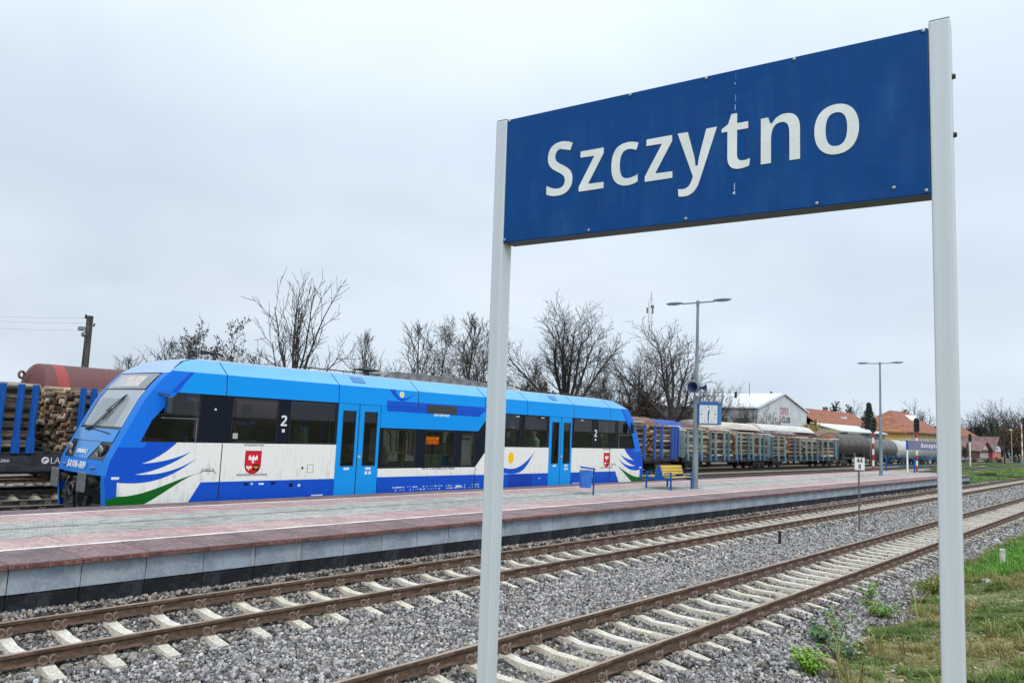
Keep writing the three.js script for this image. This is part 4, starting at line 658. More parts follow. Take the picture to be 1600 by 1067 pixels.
// ---------- trees ----------
class Limbs {      // collects tapered tubes
  constructor() { this.p = []; this.n = []; this.i = []; }
  tube(pts, rad, sides) {
    const base = this.p.length / 3, up = V3(0, 1, 0), t = V3(), s = V3(), u = V3();
    for (let k = 0; k < pts.length; k++) {
      t.subVectors(pts[Math.min(k + 1, pts.length - 1)], pts[Math.max(k - 1, 0)]).normalize();
      s.crossVectors(t, Math.abs(t.y) > .95 ? V3(1, 0, 0) : up).normalize(); u.crossVectors(s, t);
      for (let a = 0; a < sides; a++) { const c = Math.cos(a / sides * 6.2832), d = Math.sin(a / sides * 6.2832), nx = s.x * c + u.x * d, ny = s.y * c + u.y * d, nz = s.z * c + u.z * d; this.p.push(pts[k].x + nx * rad[k], pts[k].y + ny * rad[k], pts[k].z + nz * rad[k]); this.n.push(nx, ny, nz); }
    }
    for (let k = 0; k < pts.length - 1; k++) for (let a = 0; a < sides; a++) { const b = (a + 1) % sides, A = base + k * sides + a, B = base + k * sides + b; this.i.push(A, A + sides, B, B, A + sides, B + sides); }
  }
  leaf(c, s, r) { const b = this.p.length / 3, q = new THREE.Quaternion().setFromEuler(new THREE.Euler(r() * 6, r() * 6, r() * 6)), nn = V3(0, 0, 1).applyQuaternion(q); for (const [x, y] of [[-.5, 0], [0, -.9], [.5, 0], [0, .9]]) { const v = V3(x * s, y * s, 0).applyQuaternion(q).add(c); this.p.push(v.x, v.y, v.z); this.n.push(nn.x, nn.y, nn.z); } this.i.push(b, b + 1, b + 2, b, b + 2, b + 3); }
  geo() { const g = new THREE.BufferGeometry(); g.setAttribute('position', new THREE.Float32BufferAttribute(this.p, 3)); g.setAttribute('normal', new THREE.Float32BufferAttribute(this.n, 3)); g.setAttribute('uv', new THREE.Float32BufferAttribute(new Float32Array(this.p.length / 3 * 2), 2)); g.setIndex(this.i); return g; }
}
const barkDark = mat({ color: lin(.048, .042, .038), roughness: .95 }), barkGrey = mat({ color: lin(.075, .068, .062), roughness: .95 }), barkBrown = mat({ color: lin(.085, .06, .045), roughness: .95 });
const leafMat = c => new THREE.MeshPhysicalMaterial({ color: lin(...c), roughness: .9, transmission: .3, thickness: 0 });
const LEAF = { dark: leafMat([.045, .035, .022]), brown: leafMat([.085, .056, .04]), green: leafMat([.06, .075, .025]), orange: leafMat([.17, .085, .03]), yellow: leafMat([.42, .33, .10]), fir: leafMat([.018, .032, .02]) };
function growTree(seed, o) {
  const r = rng(seed), T = new Limbs(), C = new Limbs(), Lf = new Limbs(); let segs = 0;
  const { H = 14, R = .3, levels = 5, kids = [5, 6, 5, 4, 3], ang = [.55, .7, .75, .7, .7], ratio = [.62, .58, .55, .55, .5], up = .12, wob = .16, fork = .3, minR = .012, leaf = 0, leafS = .06, lean = 0, droop = 0, split = 0 } = o;
  const grow = (p, d, L, rad, lv) => {
    if (segs > 26000) return; const n = lv === 0 ? 9 : lv === 1 ? 7 : lv === 2 ? 5 : lv === 3 ? 3 : 2, pts = [p.clone()], rr = [rad], dd = d.clone(), c = p.clone(), dirs = [d.clone()];
    const end = lv === 0 ? ((o.trunk ?? .72) < .55 ? rad * .62 : minR) : Math.max(minR * .6, rad * .22), top0 = o.top0 ?? .45;
    for (let k = 1; k <= n; k++) { const w = wob * (lv === 0 ? .35 : 1); dd.x += (r() - .5) * w * 2; dd.z += (r() - .5) * w * 2; dd.y += (r() - .5) * w + (lv ? up * (1 - lv * .1) : .05) - droop * (lv >= 3 ? .5 : 0); dd.normalize(); c.addScaledVector(dd, L / n); pts.push(c.clone()); dirs.push(dd.clone()); rr.push(Math.max(minR * .5, lerp(rad, end, Math.pow(k / n, lv === 0 ? .95 : .85)))); segs++; }
    (lv < 2 ? T : C).tube(pts, rr, lv === 0 ? 9 : lv === 1 ? 6 : lv === 2 ? 4 : 3);
    if (lv >= levels) { if (leaf) for (let q = 0; q < leaf; q++) if (r() < .9) { const k = 1 + ((r() * n) | 0); Lf.leaf(pts[Math.min(k, n)].clone().add(V3((r() - .5) * .2, (r() - .5) * .2, (r() - .5) * .2)), leafS * (.6 + r() * .8), r); } return; }
    const K = kids[lv], a0 = r() * 6.28;
    for (let k = 0; k < K; k++) {
      const t = lv === 0 ? lerp(fork, 1, (k + r() * .6) / K) : lerp(lv === 1 ? (o.bare ?? .25) : .2, 1, (k + r() * .8) / K), f = Math.min(n - 1e-3, t * n), i = f | 0, q = pts[i].clone().lerp(pts[i + 1], f - i), pr = lerp(rr[i], rr[i + 1], f - i);
      const az = a0 + k * 2.4 + (r() - .5) * .7, an = ang[lv] * (.7 + r() * .6) * (lv === 0 ? lerp(1.25, o.tip ?? .4, k / Math.max(1, K - 1)) : 1);
      const D = dirs[i], s = V3().crossVectors(D, Math.abs(D.y) > .9 ? V3(1, 0, 0) : V3(0, 1, 0)).normalize(), u = V3().crossVectors(s, D), nd = D.clone().multiplyScalar(Math.cos(an)).addScaledVector(s, Math.cos(az) * Math.sin(an)).addScaledVector(u, Math.sin(az) * Math.sin(an)).normalize();
      if (nd.y < -.25) nd.y *= -.3;
      const l = L * ratio[lv] * (.65 + r() * .6) * (lv === 0 ? lerp(1.2, top0, (t - fork) / (1 - fork + .01)) : 1);
      grow(q, nd, l, Math.max(minR, pr * (lv === 0 ? .62 : o.thin ?? .66)), lv + 1);
    }
  };
  const stems = o.stems || 1;
  for (let s = 0; s < stems; s++) { const a = s / stems * 6.28 + r(), sp = stems > 1 ? (o.spread ?? .25) * (.5 + r()) : 0; grow(V3(Math.cos(a) * (stems > 1 ? (o.gap ?? .15) : 0), 0, Math.sin(a) * (stems > 1 ? (o.gap ?? .15) : 0)), V3(Math.cos(a) * sp + lean, 1, Math.sin(a) * sp).normalize(), H * (o.trunk ?? .72) * (stems > 1 ? .75 + r() * .35 : 1), R, 0); }
  const out = { trunk: T.geo(), crown: C.geo(), leaves: leaf ? Lf.geo() : null };
  let top = 0; for (let i = 1; i < C.p.length; i += 3) top = Math.max(top, C.p[i]); out.top = top; return out;
}
const protos = {};
function tree(kind, name, label, px, topY, depth, { group, turn = 0, base = 0, wide = 1, category = 'tree', trunkM, leafM } = {}) {
  const K = KINDS[kind], p = at(px, topY, depth), key = kind; if (!protos[key]) protos[key] = growTree(K.seed, K);
  const g = protos[key], t = thing(name, label, category, [p.x, base, p.z], turn, group), s = (p.y - base) / g.top; t.scale.set(s * wide, s, s * wide);
  part('trunk', g.trunk, trunkM || K.bark || barkDark, t); const c = part('crown', g.crown, trunkM || K.bark || barkDark, t); if (g.leaves) part('leaves', g.leaves, leafM || LEAF[K.leafK || 'dark'], c);
  return t;
}
const KINDS = {
  sparse: { seed: 21, H: 13, R: .36, thin: .55, levels: 3, kids: [11, 9, 4], ang: [.9, .6, .65, .7], ratio: [1.15, .36, .4, .5], up: .075, wob: .17, fork: .6, minR: .028, trunk: .5, top0: 1.0, tip: .1 },
  oak: { seed: 8, H: 15.7, thin: .5, bare: .38, R: .8, levels: 4, kids: [11, 9, 7, 5], ang: [.85, .55, .6, .65, .7], ratio: [1.42, .38, .44, .46, .45], up: .06, wob: .1, fork: .8, minR: .024, trunk: .42, top0: 1.0, tip: .32 },
  elm: { seed: 15, H: 15, thin: .52, bare: .34, R: .66, levels: 4, kids: [6, 9, 7, 4], ang: [.6, .58, .6, .7, .7], ratio: [1.15, .45, .46, .46, .45], up: .055, wob: .12, fork: .7, minR: .024, trunk: .47, top0: 1.0, tip: .15, lean: .05 },
  slim: { seed: 4, H: 11.5, R: .17, levels: 3, kids: [17, 6, 4], ang: [.62, .55, .6, .7], ratio: [.34, .5, .5, .5], up: .11, wob: .12, fork: .25, minR: .02, trunk: .95 },
  birch: { seed: 33, H: 11.5, R: .11, levels: 4, kids: [17, 6, 5, 3], ang: [.6, .6, .7, .7], ratio: [.27, .5, .55, .5], up: .06, wob: .12, fork: .22, minR: .013, trunk: .95, leaf: 1, leafS: .05, leafK: 'brown', droop: .12 },
  leafy: { seed: 52, H: 9, R: .1, stems: 4, gap: .3, spread: .22, levels: 3, kids: [9, 6, 4], ang: [.55, .6, .7], ratio: [.36, .5, .5], up: .1, wob: .15, fork: .25, minR: .014, trunk: .85, leaf: 2, leafS: .085, leafK: 'dark' },
  thicket: { seed: 61, H: 8, R: .07, stems: 8, gap: 1.2, spread: .3, levels: 3, kids: [8, 6, 4], ang: [.6, .65, .75], ratio: [.38, .5, .5], up: .08, wob: .2, fork: .15, minR: .015, trunk: .85, leaf: 2, leafS: .06, leafK: 'brown' },
  scrub: { seed: 73, H: 7, R: .06, stems: 7, gap: 1.1, spread: .25, levels: 3, kids: [8, 5, 3], ang: [.5, .55, .7], ratio: [.4, .5, .5], up: .12, wob: .15, fork: .15, minR: .014, trunk: .9 },
  faroak: { seed: 18, H: 15, R: .7, thin: .55, bare: .3, levels: 3, kids: [10, 9, 7], ang: [.85, .6, .65], ratio: [1.35, .42, .5], up: .06, wob: .12, fork: .75, minR: .045, trunk: .44, top0: 1.0, tip: .12 },
  farbush: { seed: 91, H: 8, R: .2, stems: 4, gap: .6, spread: .3, levels: 2, kids: [10, 8], ang: [.6, .7], ratio: [.42, .5], up: .07, wob: .18, fork: .12, minR: .03, trunk: .85, leaf: 11, leafS: .2, leafK: 'green' },
  bushy: { seed: 88, H: 8, R: .12, stems: 5, gap: .6, spread: .3, levels: 3, kids: [10, 7, 5], ang: [.6, .65, .75], ratio: [.4, .5, .5], up: .07, wob: .18, fork: .12, minR: .016, trunk: .85, leaf: 7, leafS: .14, leafK: 'green' },
};
tree('sparse', 'bare_tree', 'tall bare tree with few long upswept branches behind the front of the railcar', 468, 408, 50, { turn: 2.2, wide: .74 });
tree('leafy', 'small_tree', 'small tree with dark clinging leaves above the railcar cab', 326, 490, 48, { turn: .5 });
tree('slim', 'slim_tree', 'thin bare sapling left of the small leafy tree above the railcar cab', 268, 524, 52, { turn: 1, wide: 1.2 });
tree('leafy', 'shrub', 'low leafy shrub under the tall sparse bare tree', 402, 538, 53, { turn: 3, wide: 1.25, category: 'shrub' });
tree('slim', 'slim_tree', 'slim bare tree just right of the tall sparse tree', 577, 512, 58, { turn: 2 });
tree('scrub', 'shrub', 'pale twiggy scrub right of the tall sparse tree, over the railcar roof', 545, 548, 60, { turn: 1.2, category: 'shrub' });
tree('slim', 'slim_tree', 'slim bare tree at the left of the pair beside the reddish birch', 655, 498, 62, { turn: 4, wide: 1.15 });
tree('birch', 'birch_tree', 'birch with reddish leaves left in its top, left of the left sign post', 688, 490, 63, { turn: 1, leafM: LEAF.brown });
tree('slim', 'slim_tree', 'bare tree close left of the left sign post', 734, 486, 60, { turn: 5.2, wide: 1.35 });
tree('elm', 'bare_tree', 'dark bare tree half hidden behind the left sign post', 762, 508, 66, { turn: 1.7, wide: .7 });
tree('scrub', 'shrub', 'grey twiggy scrub between the slim bare trees over the railcar roof', 640, 552, 66, { turn: 3.2, wide: 1.3, category: 'shrub' });
tree('thicket', 'thicket', 'dark dense thicket just right of the left sign post', 812, 548, 64, { turn: .8, wide: .9, category: 'shrub' });
tree('oak', 'oak_tree', 'big spreading bare oak in the middle, behind the rear half of the railcar', 896, 449, 70, { turn: .6, wide: .95 });
tree('bushy', 'shrub', 'dark green shrub at the foot of the big oak', 845, 592, 78, { turn: 2, category: 'shrub' });
tree('thicket', 'thicket', 'brownish thicket right of the big oak, above the railcar tail', 968, 566, 84, { turn: 2.4, wide: 1.1, category: 'shrub' });
tree('elm', 'bare_tree', 'bare tree rising from the thicket left of the lattice mast', 1000, 536, 84, { turn: 3, wide: .9 });
tree('elm', 'bare_tree', 'dark forked bare tree left of the platform lamp post', 1056, 498, 70, { turn: .4, wide: 1.05 });
tree('thicket', 'thicket', 'brown thicket under the dark forked tree, left of the lamp post', 1018, 592, 88, { turn: 4.4, wide: 1.3, category: 'shrub' });
tree('bushy', 'shrub', 'brown leaved shrub above the railcar tail end', 985, 612, 72, { turn: .2, wide: 1.1, category: 'shrub', leafM: LEAF.brown });
tree('oak', 'small_tree', 'small round bare tree between the lamp post and the white hall', 1108, 580, 92, { turn: 2, wide: .75 });
tree('scrub', 'shrub', 'twiggy scrub in front of the white hall, right of the clock', 1150, 628, 100, { turn: 1, wide: 1.2, category: 'shrub' });
tree('scrub', 'shrub', 'twiggy scrub before the middle of the white hall wall', 1185, 622, 104, { turn: 3, wide: 1.1, category: 'shrub' });
tree('bushy', 'shrub', 'straw yellow shrub at the right corner of the white hall', 1268, 652, 118, { turn: 1, wide: .62, category: 'shrub', leafM: LEAF.yellow, trunkM: barkBrown });
tree('scrub', 'shrub', 'grey upright scrub between the big oak and the dark forked tree', 978, 560, 94, { turn: 2.2, wide: 1.4, category: 'shrub', trunkM: barkBrown });
tree('scrub', 'shrub', 'bare scrub just left of the near lamp post', 1080, 585, 98, { turn: 4.2, wide: 1, category: 'shrub' });
tree('thicket', 'thicket', 'dark thicket behind the clock', 1085, 612, 96, { turn: 1.4, wide: 1.2, category: 'shrub' });
tree('slim', 'slim_tree', 'thin bare twigs beside the telegraph pole over the red tank', 205, 552, 52, { turn: 4, wide: 1.4 });
// far row of trees behind the houses
let ft = 0; for (const [x, y, d, k, w, lab] of [[1297, 626, 235, 'farbush', .9, 'dark tree just right of the hall roof'], [1325, 621, 240, 'faroak', .8, 'bare tree above the left orange roof'], [1340, 632, 230, 'farbush', .9, 'brownish tree behind the left orange roof'], [1440, 619, 225, 'faroak', .8, 'bare round tree right of the orange roofed school'], [1413, 640, 240, 'farbush', 1, 'low tree line behind the white dormer']])
  tree(k, 'distant_tree', lab, x, y, d, { turn: ft++, wide: w * 1.2, leafM: k === 'farbush' ? LEAF.dark : undefined });
const WOOD = [[1516, 640, 262, 'faroak', .75, 'distant bare tree close to the right sign post'], [1535, 628, 268, 'faroak', .9, 'distant bare tree over the red gabled house'], [1556, 622, 270, 'faroak', .8, 'tallest distant bare tree in the wood at right'], [1580, 620, 275, 'faroak', .9, 'distant bare tree left of the railway mast'], [1602, 622, 278, 'faroak', .8, 'distant bare tree at the right edge'], [1525, 662, 255, 'farbush', 1.2, 'dark evergreen mass behind the house roof'], [1560, 655, 252, 'farbush', 1.1, 'green leafed tree behind the thin pole'], [1578, 662, 240, 'farbush', 1.0, 'green leafed tree behind the far lamp'], [1598, 650, 236, 'farbush', 1.0, 'orange leafed tree at the right edge'], [1509, 690, 190, 'farbush', .7, 'dark bush close to the right edge of the right sign post'], [1625, 640, 240, 'farbush', 1.1, 'orange brown tree just beyond the right edge']];
WOOD.forEach(([x, y, d, k, w, lab], i) => tree(k, 'distant_tree', lab, x, y, d, { turn: i * 1.3, wide: w * 1.25, leafM: i === 8 || i === 10 ? LEAF.orange : i === 9 ? LEAF.brown : i === 5 ? LEAF.fir : k === 'farbush' ? LEAF.green : undefined }));
{ // far-off wood closing the horizon
  const r = rng(6), g = new Limbs(), q = new Limbs(); for (let i = 0; i < 26000; i++) { const px = lerp(-500, 2100, r()), d = lerp(285, 330, r()), b = at(px, 690, d), h = (7 + 5 * fbm3(b.x * .03, 0, b.z * .03, 3)) * Math.sqrt(r()); q.leaf(V3(b.x + (r() - .5) * 4, h, b.z + (r() - .5) * 4), .55 + r() * .5, r); }
  const m = part('distant_wood', q.geo(), leafMat([.05, .046, .034]), scene); tag(m, 'dark far wood along the horizon behind the buildings', 'wood', null, 'stuff');
}
{ // the fir
  const p = at(1358, 627, 160), t = thing('fir_tree', 'dark pointed fir between the two orange roofs', 'tree', [p.x, 0, p.z]), T = new Limbs(), C = new Limbs(), r = rng(12), H = p.y;
  T.tube([V3(0, 0, 0), V3(0, H * .5, 0), V3(0, H, 0)], [.25, .14, .02], 7);
  for (let k = 0; k < 150; k++) { const y = lerp(1, H - .2, Math.pow(k / 150, .9)), L = (H - y) * .33 * (.7 + r() * .5) + .15, a = k * 2.4; const e = V3(Math.cos(a) * L, y - L * .3, Math.sin(a) * L); T.tube([V3(0, y, 0), e], [.04, .01], 3); for (let i = 0; i < 26; i++) { const f = r(); C.leaf(V3(0, y, 0).lerp(e, f).add(V3((r() - .5) * .5, -r() * .3, (r() - .5) * .5)), .2, r); } }
  part('trunk', T.geo(), barkDark, t); part('crown', C.geo(), LEAF.fir, t);
}
// ---------- platform furniture ----------
function lampPost(label, x, z, H) {
  const t = thing('platform_lamp', label, 'lamp post', [x, .6, z], 0, 'double armed platform lamp posts');
  part('pole', [rod([0, 0, 0], [0, H * .5, 0], .125, .105, 12), rod([0, H * .5, 0], [0, H, 0], .075, .055, 12), rod([0, H * .5 - .06, 0], [0, H * .5 + .06, 0], .12, .09, 12), box(.34, .03, .34, 0, .015, 0)], M.galv, t);
  part('cross_arm', [rod([0, H - .02, -.75], [0, H - .02, .75], .03), rod([0, H - .15, 0], [0, H + .06, 0], .07, .07, 10)], M.galv, t);
  for (const s of [-1, 1]) { const h = part('lamp_head', new THREE.SphereGeometry(.5, 18, 10).scale(.32, .13, .8).translate(0, H + .02, s * 1.1), M.galv, t); part('diffuser', new THREE.SphereGeometry(.4, 14, 8).scale(.3, .12, .8).translate(0, H - .012, s * 1.13), mat({ color: lin(.5, .52, .52), roughness: .2 }), h); }
  return t;
}
lampPost('tall grey lamp post with two lamp heads beside the bench, carrying loudspeakers', 29.18, -15.0, 7.72);
lampPost('grey lamp post with two lamp heads near the far platform end', 56.4, -15.2, 7.65);
{ const t = thing('loudspeaker_pair', 'pair of blue horn loudspeakers on the near lamp post', 'loudspeaker', [29.18, 4.72, -15.0]), navy = mat({ color: lin(.02, .028, .11), roughness: .5 });
  const horn = (dx, dz, s, nm) => { const d = V3(dx, 0, dz).normalize(), P = [[.03, 0], [.06, .1], [.12, .22], [.2, .3], [.21, .31], [.19, .305], [.05, .12]].map(p => new THREE.Vector2(p[0] * s, p[1] * s)); const h = part('horn', new THREE.LatheGeometry(P, 24).applyQuaternion(new THREE.Quaternion().setFromUnitVectors(V3(0, 1, 0), d)).translate(d.x * .14, 0, d.z * .14), navy, t); part('driver', rod([d.x * .02, 0, d.z * .02], [d.x * .2, 0, d.z * .2], .08 * s, .07 * s, 14), navy, h); };
  horn(-.93, .12, 1.05); horn(.25, .95, .8); part('bracket', [box(.3, .05, .3, 0, -.06, 0), rod([0, -.15, 0], [0, .15, 0], .14, .14, 12)], M.galv, t); }
{ const t = thing('surveillance_camera', 'small white camera below the loudspeakers on the near lamp post', 'camera', [29.05, 4.42, -14.9], .5); part('housing', [rbox(.42, .12, .13, -.12, 0, 0, .03, 2), box(.46, .015, .17, -.13, .068, 0)], M.whitePaint, t); part('arm', rod([.1, -.04, 0], [.16, -.12, -.05], .03), M.galv, t); }
{ const t = thing('platform_clock', 'square blue station clock showing half past twelve on the near lamp post', 'clock', [29.18, 3.63, -15.0]);
  part('case', [rbox(.26, .84, .9, 0, 0, .62, .02), box(.3, .05, .94, 0, .44, .62)], mat({ color: lin(.04, .17, .42), roughness: .4 }), t);
  part('bracket', [box(.08, .06, .5, 0, .46, .2), box(.08, .06, .3, 0, -.25, .1), rod([0, .5, .3], [0, .5, .95], .02), ...[.35, .6, .85].map(z => rod([0, .42, z], [0, .52, z], .015))], mat({ color: lin(.03, .13, .38), roughness: .5 }), t);
  const f = part('dial', box(.02, .74, .78, -.131, 0, .62), mat({ color: lin(.72, .76, .78), roughness: .4 }), t), ink = M.black;
  for (let k = 0; k < 12; k++) { const a = k / 12 * 6.2832, q = k % 3 ? .026 : .045; part('hour_mark', box(.008, q * 1.6, q * .7, 0, 0, 0).rotateX(-a).translate(-.144, Math.cos(a) * .31, .62 + Math.sin(a) * .31), ink, f); }
  part('minute_hand', box(.008, .28, .035, -.148, -.12, .62), ink, f); part('hour_hand', box(.008, .19, .045, 0, .08, 0).rotateX(-.24 + .24 * 2).translate(-.15, 0, .62), ink, f); }
{ const t = thing('platform_bench', 'yellow and blue double sided bench beside the near lamp post', 'bench', [27.8, .6, -15.42]), W = .55, L = .84;
  for (const sx of [-1, 1]) for (const sz of [-1, 1]) { const l = part('leg', [beam([sx * L, 0, sz * W], [sx * L, .68, sz * (W - .02)], .055, .055), beam([sx * L, .66, sz * W], [sx * L, .62, sz * .24], .04, .035)], M.blue, t); }
  for (const sx of [-1, 1]) part('end_plate', [slab([[-W, .36], [W, .36], [W, .46], [.19, .45], [.05, .92], [-.05, .92], [-.19, .45], [-W, .46]], .03).rotateY(Math.PI / 2).translate(sx * L - .015, 0, 0)], M.blue, t);
  for (const s of [-1, 1]) { for (let k = 0; k < 3; k++) part('seat_slat', rbox(1.66, .03, .105, 0, .475, s * (.27 + k * .118), .008), M.yellow, t); for (let k = 0; k < 3; k++) part('back_slat', rbox(1.66, .105, .026, 0, 0, 0, .008).rotateX(s * -.28).translate(0, .63 + k * .118, s * (.155 - k * .036)), M.yellow, t); }
  part('beam', box(1.66, .06, .08, 0, .42, 0), M.blue, t); }
{ const t = thing('litter_bin', 'blue litter bin hung on a post in front of the railcar tail', 'litter bin', [21.95, .6, -15.05]);
  part('bin_body', [slab([[-.19, .24], [.15, .24], [.19, .82], [-.21, .82]], .3).rotateY(-.75).translate(-.13, 0, -.26)], mat({ map: mottled([.015, .12, .5], [.03, .18, .58], { m: .7 }), roughness: .45 }), t);
  part('post', rod([0, 0, 0], [0, .9, 0], .03), M.blue, t); part('lid', [beam([-.32, .9, -.32], [.02, .86, .02], .3, .025)], M.blue, t); part('rain_arm', rod([0, .88, 0], [-.34, .93, -.33], .02), M.blue, t); }
{ const t = thing('platform_railing', 'blue tubular railing of two hoops at the platform end', 'railing', [66.4, .6, -15.46]);
  for (const z of [-2.04, 0, 2.04]) part('post', [rod([0, 0, z], [0, 1.05, z], .055, .055, 10)], M.blue, t);
  for (const z of [-1.02, 1.02]) { part('top_rail', tube([[0, .95, z - 1.0], [0, 1.1, z - .85], [0, 1.12, z], [0, 1.1, z + .85], [0, .95, z + 1.0]], .04, 20, 8), M.blue, t); part('mid_rail', rod([0, .55, z - 1.0], [0, .55, z + 1.0], .03), M.blue, t); } }
function word(parent, m, s, size, w, x, y, z) { const g = letters(s, size); g.computeBoundingBox(); const k = w / (g.boundingBox.max.x - g.boundingBox.min.x); g.scale(k, 1, 1).translate(x, y, z); return part('lettering', g, m, parent); }
{ const t = thing('far_station_sign', 'small distant station sign with white name on grey blue, at the platform end', 'station sign', [66.35, .6, -15.0], -.86), pb = mat({ color: lin(.15, .165, .28), roughness: .5 });
  part('panel', rbox(3.3, .72, .07, .63, 2.12, 0, .01), pb, t); word(t, M.whitePaint, 'Szczytno', .29, 1.62, .82, 2.0, .037);
  for (const x of [-1.04, 2.3]) part('post', rbox(.1, 2.5, .1, x, 1.25, 0, .01), M.whitePaint, t); part('trim', box(.12, .74, .1, -1.05, 2.12, .02), M.blue, t); }
// ---------- line-side things ----------
{ const t = thing('kilometre_post', 'white kilometre board reading 44 over 8 on a thin grey post between the tracks', 'kilometre sign', [27.7, -.3, -8.17], -.72);
  part('post', rod([0, 0, 0], [0, 2.45, 0], .03), mat({ color: lin(.12, .12, .12), roughness: .6 }), t); part('board', [rbox(.4, .45, .02, 0, 2.34, .04, .006)], mat({ color: lin(.74, .76, .76), roughness: .5 }), t);
  const b = part('border', [box(.4, .015, .006, 0, 2.56, .052), box(.4, .015, .006, 0, 2.122, .052), box(.015, .44, .006, -.195, 2.34, .052), box(.015, .44, .006, .195, 2.34, .052)], M.black, t);
  word(t, M.black, '44', .155, .22, 0, 2.375, .051); word(t, M.black, '8', .155, .105, 0, 2.17, .051); }
{ const t = thing('marker_peg', 'short black peg standing in the gravel between the tracks', 'marker post', [21.92, -.3, -8.61]); part('peg', [rbox(.07, .46, .07, 0, .23, 0, .01), box(.09, .04, .09, 0, .44, 0)], M.black, t); }
function signal(label, p, H, banded, s = 1) {
  const t = thing('railway_signal', label, 'railway signal', [p.x, -.2, p.z], -.85); const red = M.redPaint;
  const n = 7; for (let k = 0; k < n; k++) part('post_band', rod([0, H * k / n, 0], [0, H * (k + 1) / n, 0], .105 * s, .105 * s, 10), banded && k % 2 === 0 ? red : M.whitePaint, t);
  const sh = new THREE.Shape(); sh.absarc(0, .5, .3, 0, Math.PI); sh.absarc(0, -.5, .3, Math.PI, 2 * Math.PI);
  const hd = part('signal_head', new THREE.ExtrudeGeometry(sh, { depth: .08, bevelEnabled: false, curveSegments: 10 }).scale(s, s, s).translate(0, H + .75 * s, .02), M.black, t);
  for (let k = 0; k < 3; k++) { part('lamp_hood', new THREE.CylinderGeometry(.1 * s, .1 * s, .2 * s, 14, 1, true, .8, 4.7).rotateX(Math.PI / 2).translate(0, H + (.35 + k * .4) * s, .2 * s), M.black, hd); part('lens', new THREE.CircleGeometry(.085 * s, 14).translate(0, H + (.35 + k * .4) * s, .105 * s), mat({ color: [lin(.12, .01, .01), lin(.02, .06, .03), lin(.1, .06, .01)][k], roughness: .1 }), hd); }
  part('ladder', [rod([-.15, .3, -.25], [-.15, H, -.25], .02, .02, 5), rod([.15, .3, -.25], [.15, H, -.25], .02, .02, 5), ...[...Array(9)].map((_, k) => rod([-.15, .5 + k * .4, -.25], [.15, .5 + k * .4, -.25], .014, .014, 5))], M.steel, t); return t;
}
signal('black headed signal on a red and white banded post, left of the far lamp post', at(1365, 700, 80), 4.1, true);
signal('black headed signal on a banded post rising behind the far station sign', at(1433, 700, 84), 4.35, true);
signal('small signal on a plain white post beyond the right sign post', at(1516.5, 700, 118), 3.8, false, .8);
{ const t = thing('telegraph_pole', 'weathered wooden telegraph pole with a floodlight above the red tank wagon', 'utility pole', [14.9, 0, -40.7]);
  part('pole', metric(rod([0, 0, 0], [0, 7.35, 0], .19, .15, 10)), mat({ map: mottled([.035, .035, .033], [.13, .125, .115], { m: [.4, 3] }), roughness: 1 }), t);
  part('floodlight', [rbox(.26, .2, .3, -.36, 6.68, .06, .04), rod([-.25, 6.5, .02], [0, 6.42, 0], .04), new THREE.SphereGeometry(.13, 10, 8).translate(-.2, 6.4, 0)], M.galv, t);
  part('insulator', [rod([-.2, 7.25, 0], [-.2, 7.4, 0], .04), rod([.2, 6.85, 0], [.25, 7.0, 0], .04), beam([-.25, 7.22, 0], [.1, 7.22, 0], .05, .05)], M.black, t);
  const e = at(-150, 490, 44), wm = mat({ color: lin(.3, .31, .33), roughness: .7 }); [[7.25, 0], [6.98, .0], [6.6, 0]].forEach(([y], k) => part('wire', tube([[0, y, 0], [(e.x - 14.9) / 2, y - .05 + .3, (e.z + 40.7) / 2], [e.x - 14.9, 8.5 - k * .45, e.z + 40.7]], .006, 12, 4), wm, t));
  part('cable', tube([[-.1, 6.5, .15], [-.2, 5.5, .16], [-.17, 4, .18], [-.18, 1, .18]], .012, 14, 5), M.black, t); }
{ const p = at(1018, 456, 200), t = thing('lattice_mast', 'pale lattice radio mast with antennas above the bare trees', 'radio mast', [p.x, 0, p.z]), H = 37, L = [], w = .62, r = .06, A = [[w, 0], [-w * .5, w * .87], [-w * .5, -w * .87]];
  for (const a of A) L.push(rod([a[0], 0, a[1]], [a[0], H, a[1]], r, r, 5)); for (let y = 0, k = 0; y < H; y += .9, k++) for (let q = 0; q < 3; q++) { const a = A[q], b = A[(q + 1) % 3]; L.push(k % 2 ? rod([a[0], y, a[1]], [b[0], y + .9, b[1]], .035, .035, 4) : rod([b[0], y, b[1]], [a[0], y + .9, a[1]], .035, .035, 4)); }
  part('lattice', L, mat({ color: lin(.42, .43, .43), roughness: .6 }), t); part('whip_antenna', [rod([0, H, 0], [0, p.y, 0], .09, .06, 6)], M.darkSteel, t); part('panel_antenna', [...[0, 2.1, 4.2].map(a => rbox(.35, 1.5, .3, Math.cos(a) * .95, 34.5, Math.sin(a) * .95, .05)), rod([-1.2, 31.5, 0], [1.2, 31.5, 0], .06), rod([-.9, 29, .3], [-.9, 30.6, .3], .08), new THREE.SphereGeometry(.5, 12, 8).translate(.7, 35.6, 0)], mat({ color: lin(.14, .14, .15), roughness: .6 }), t); }
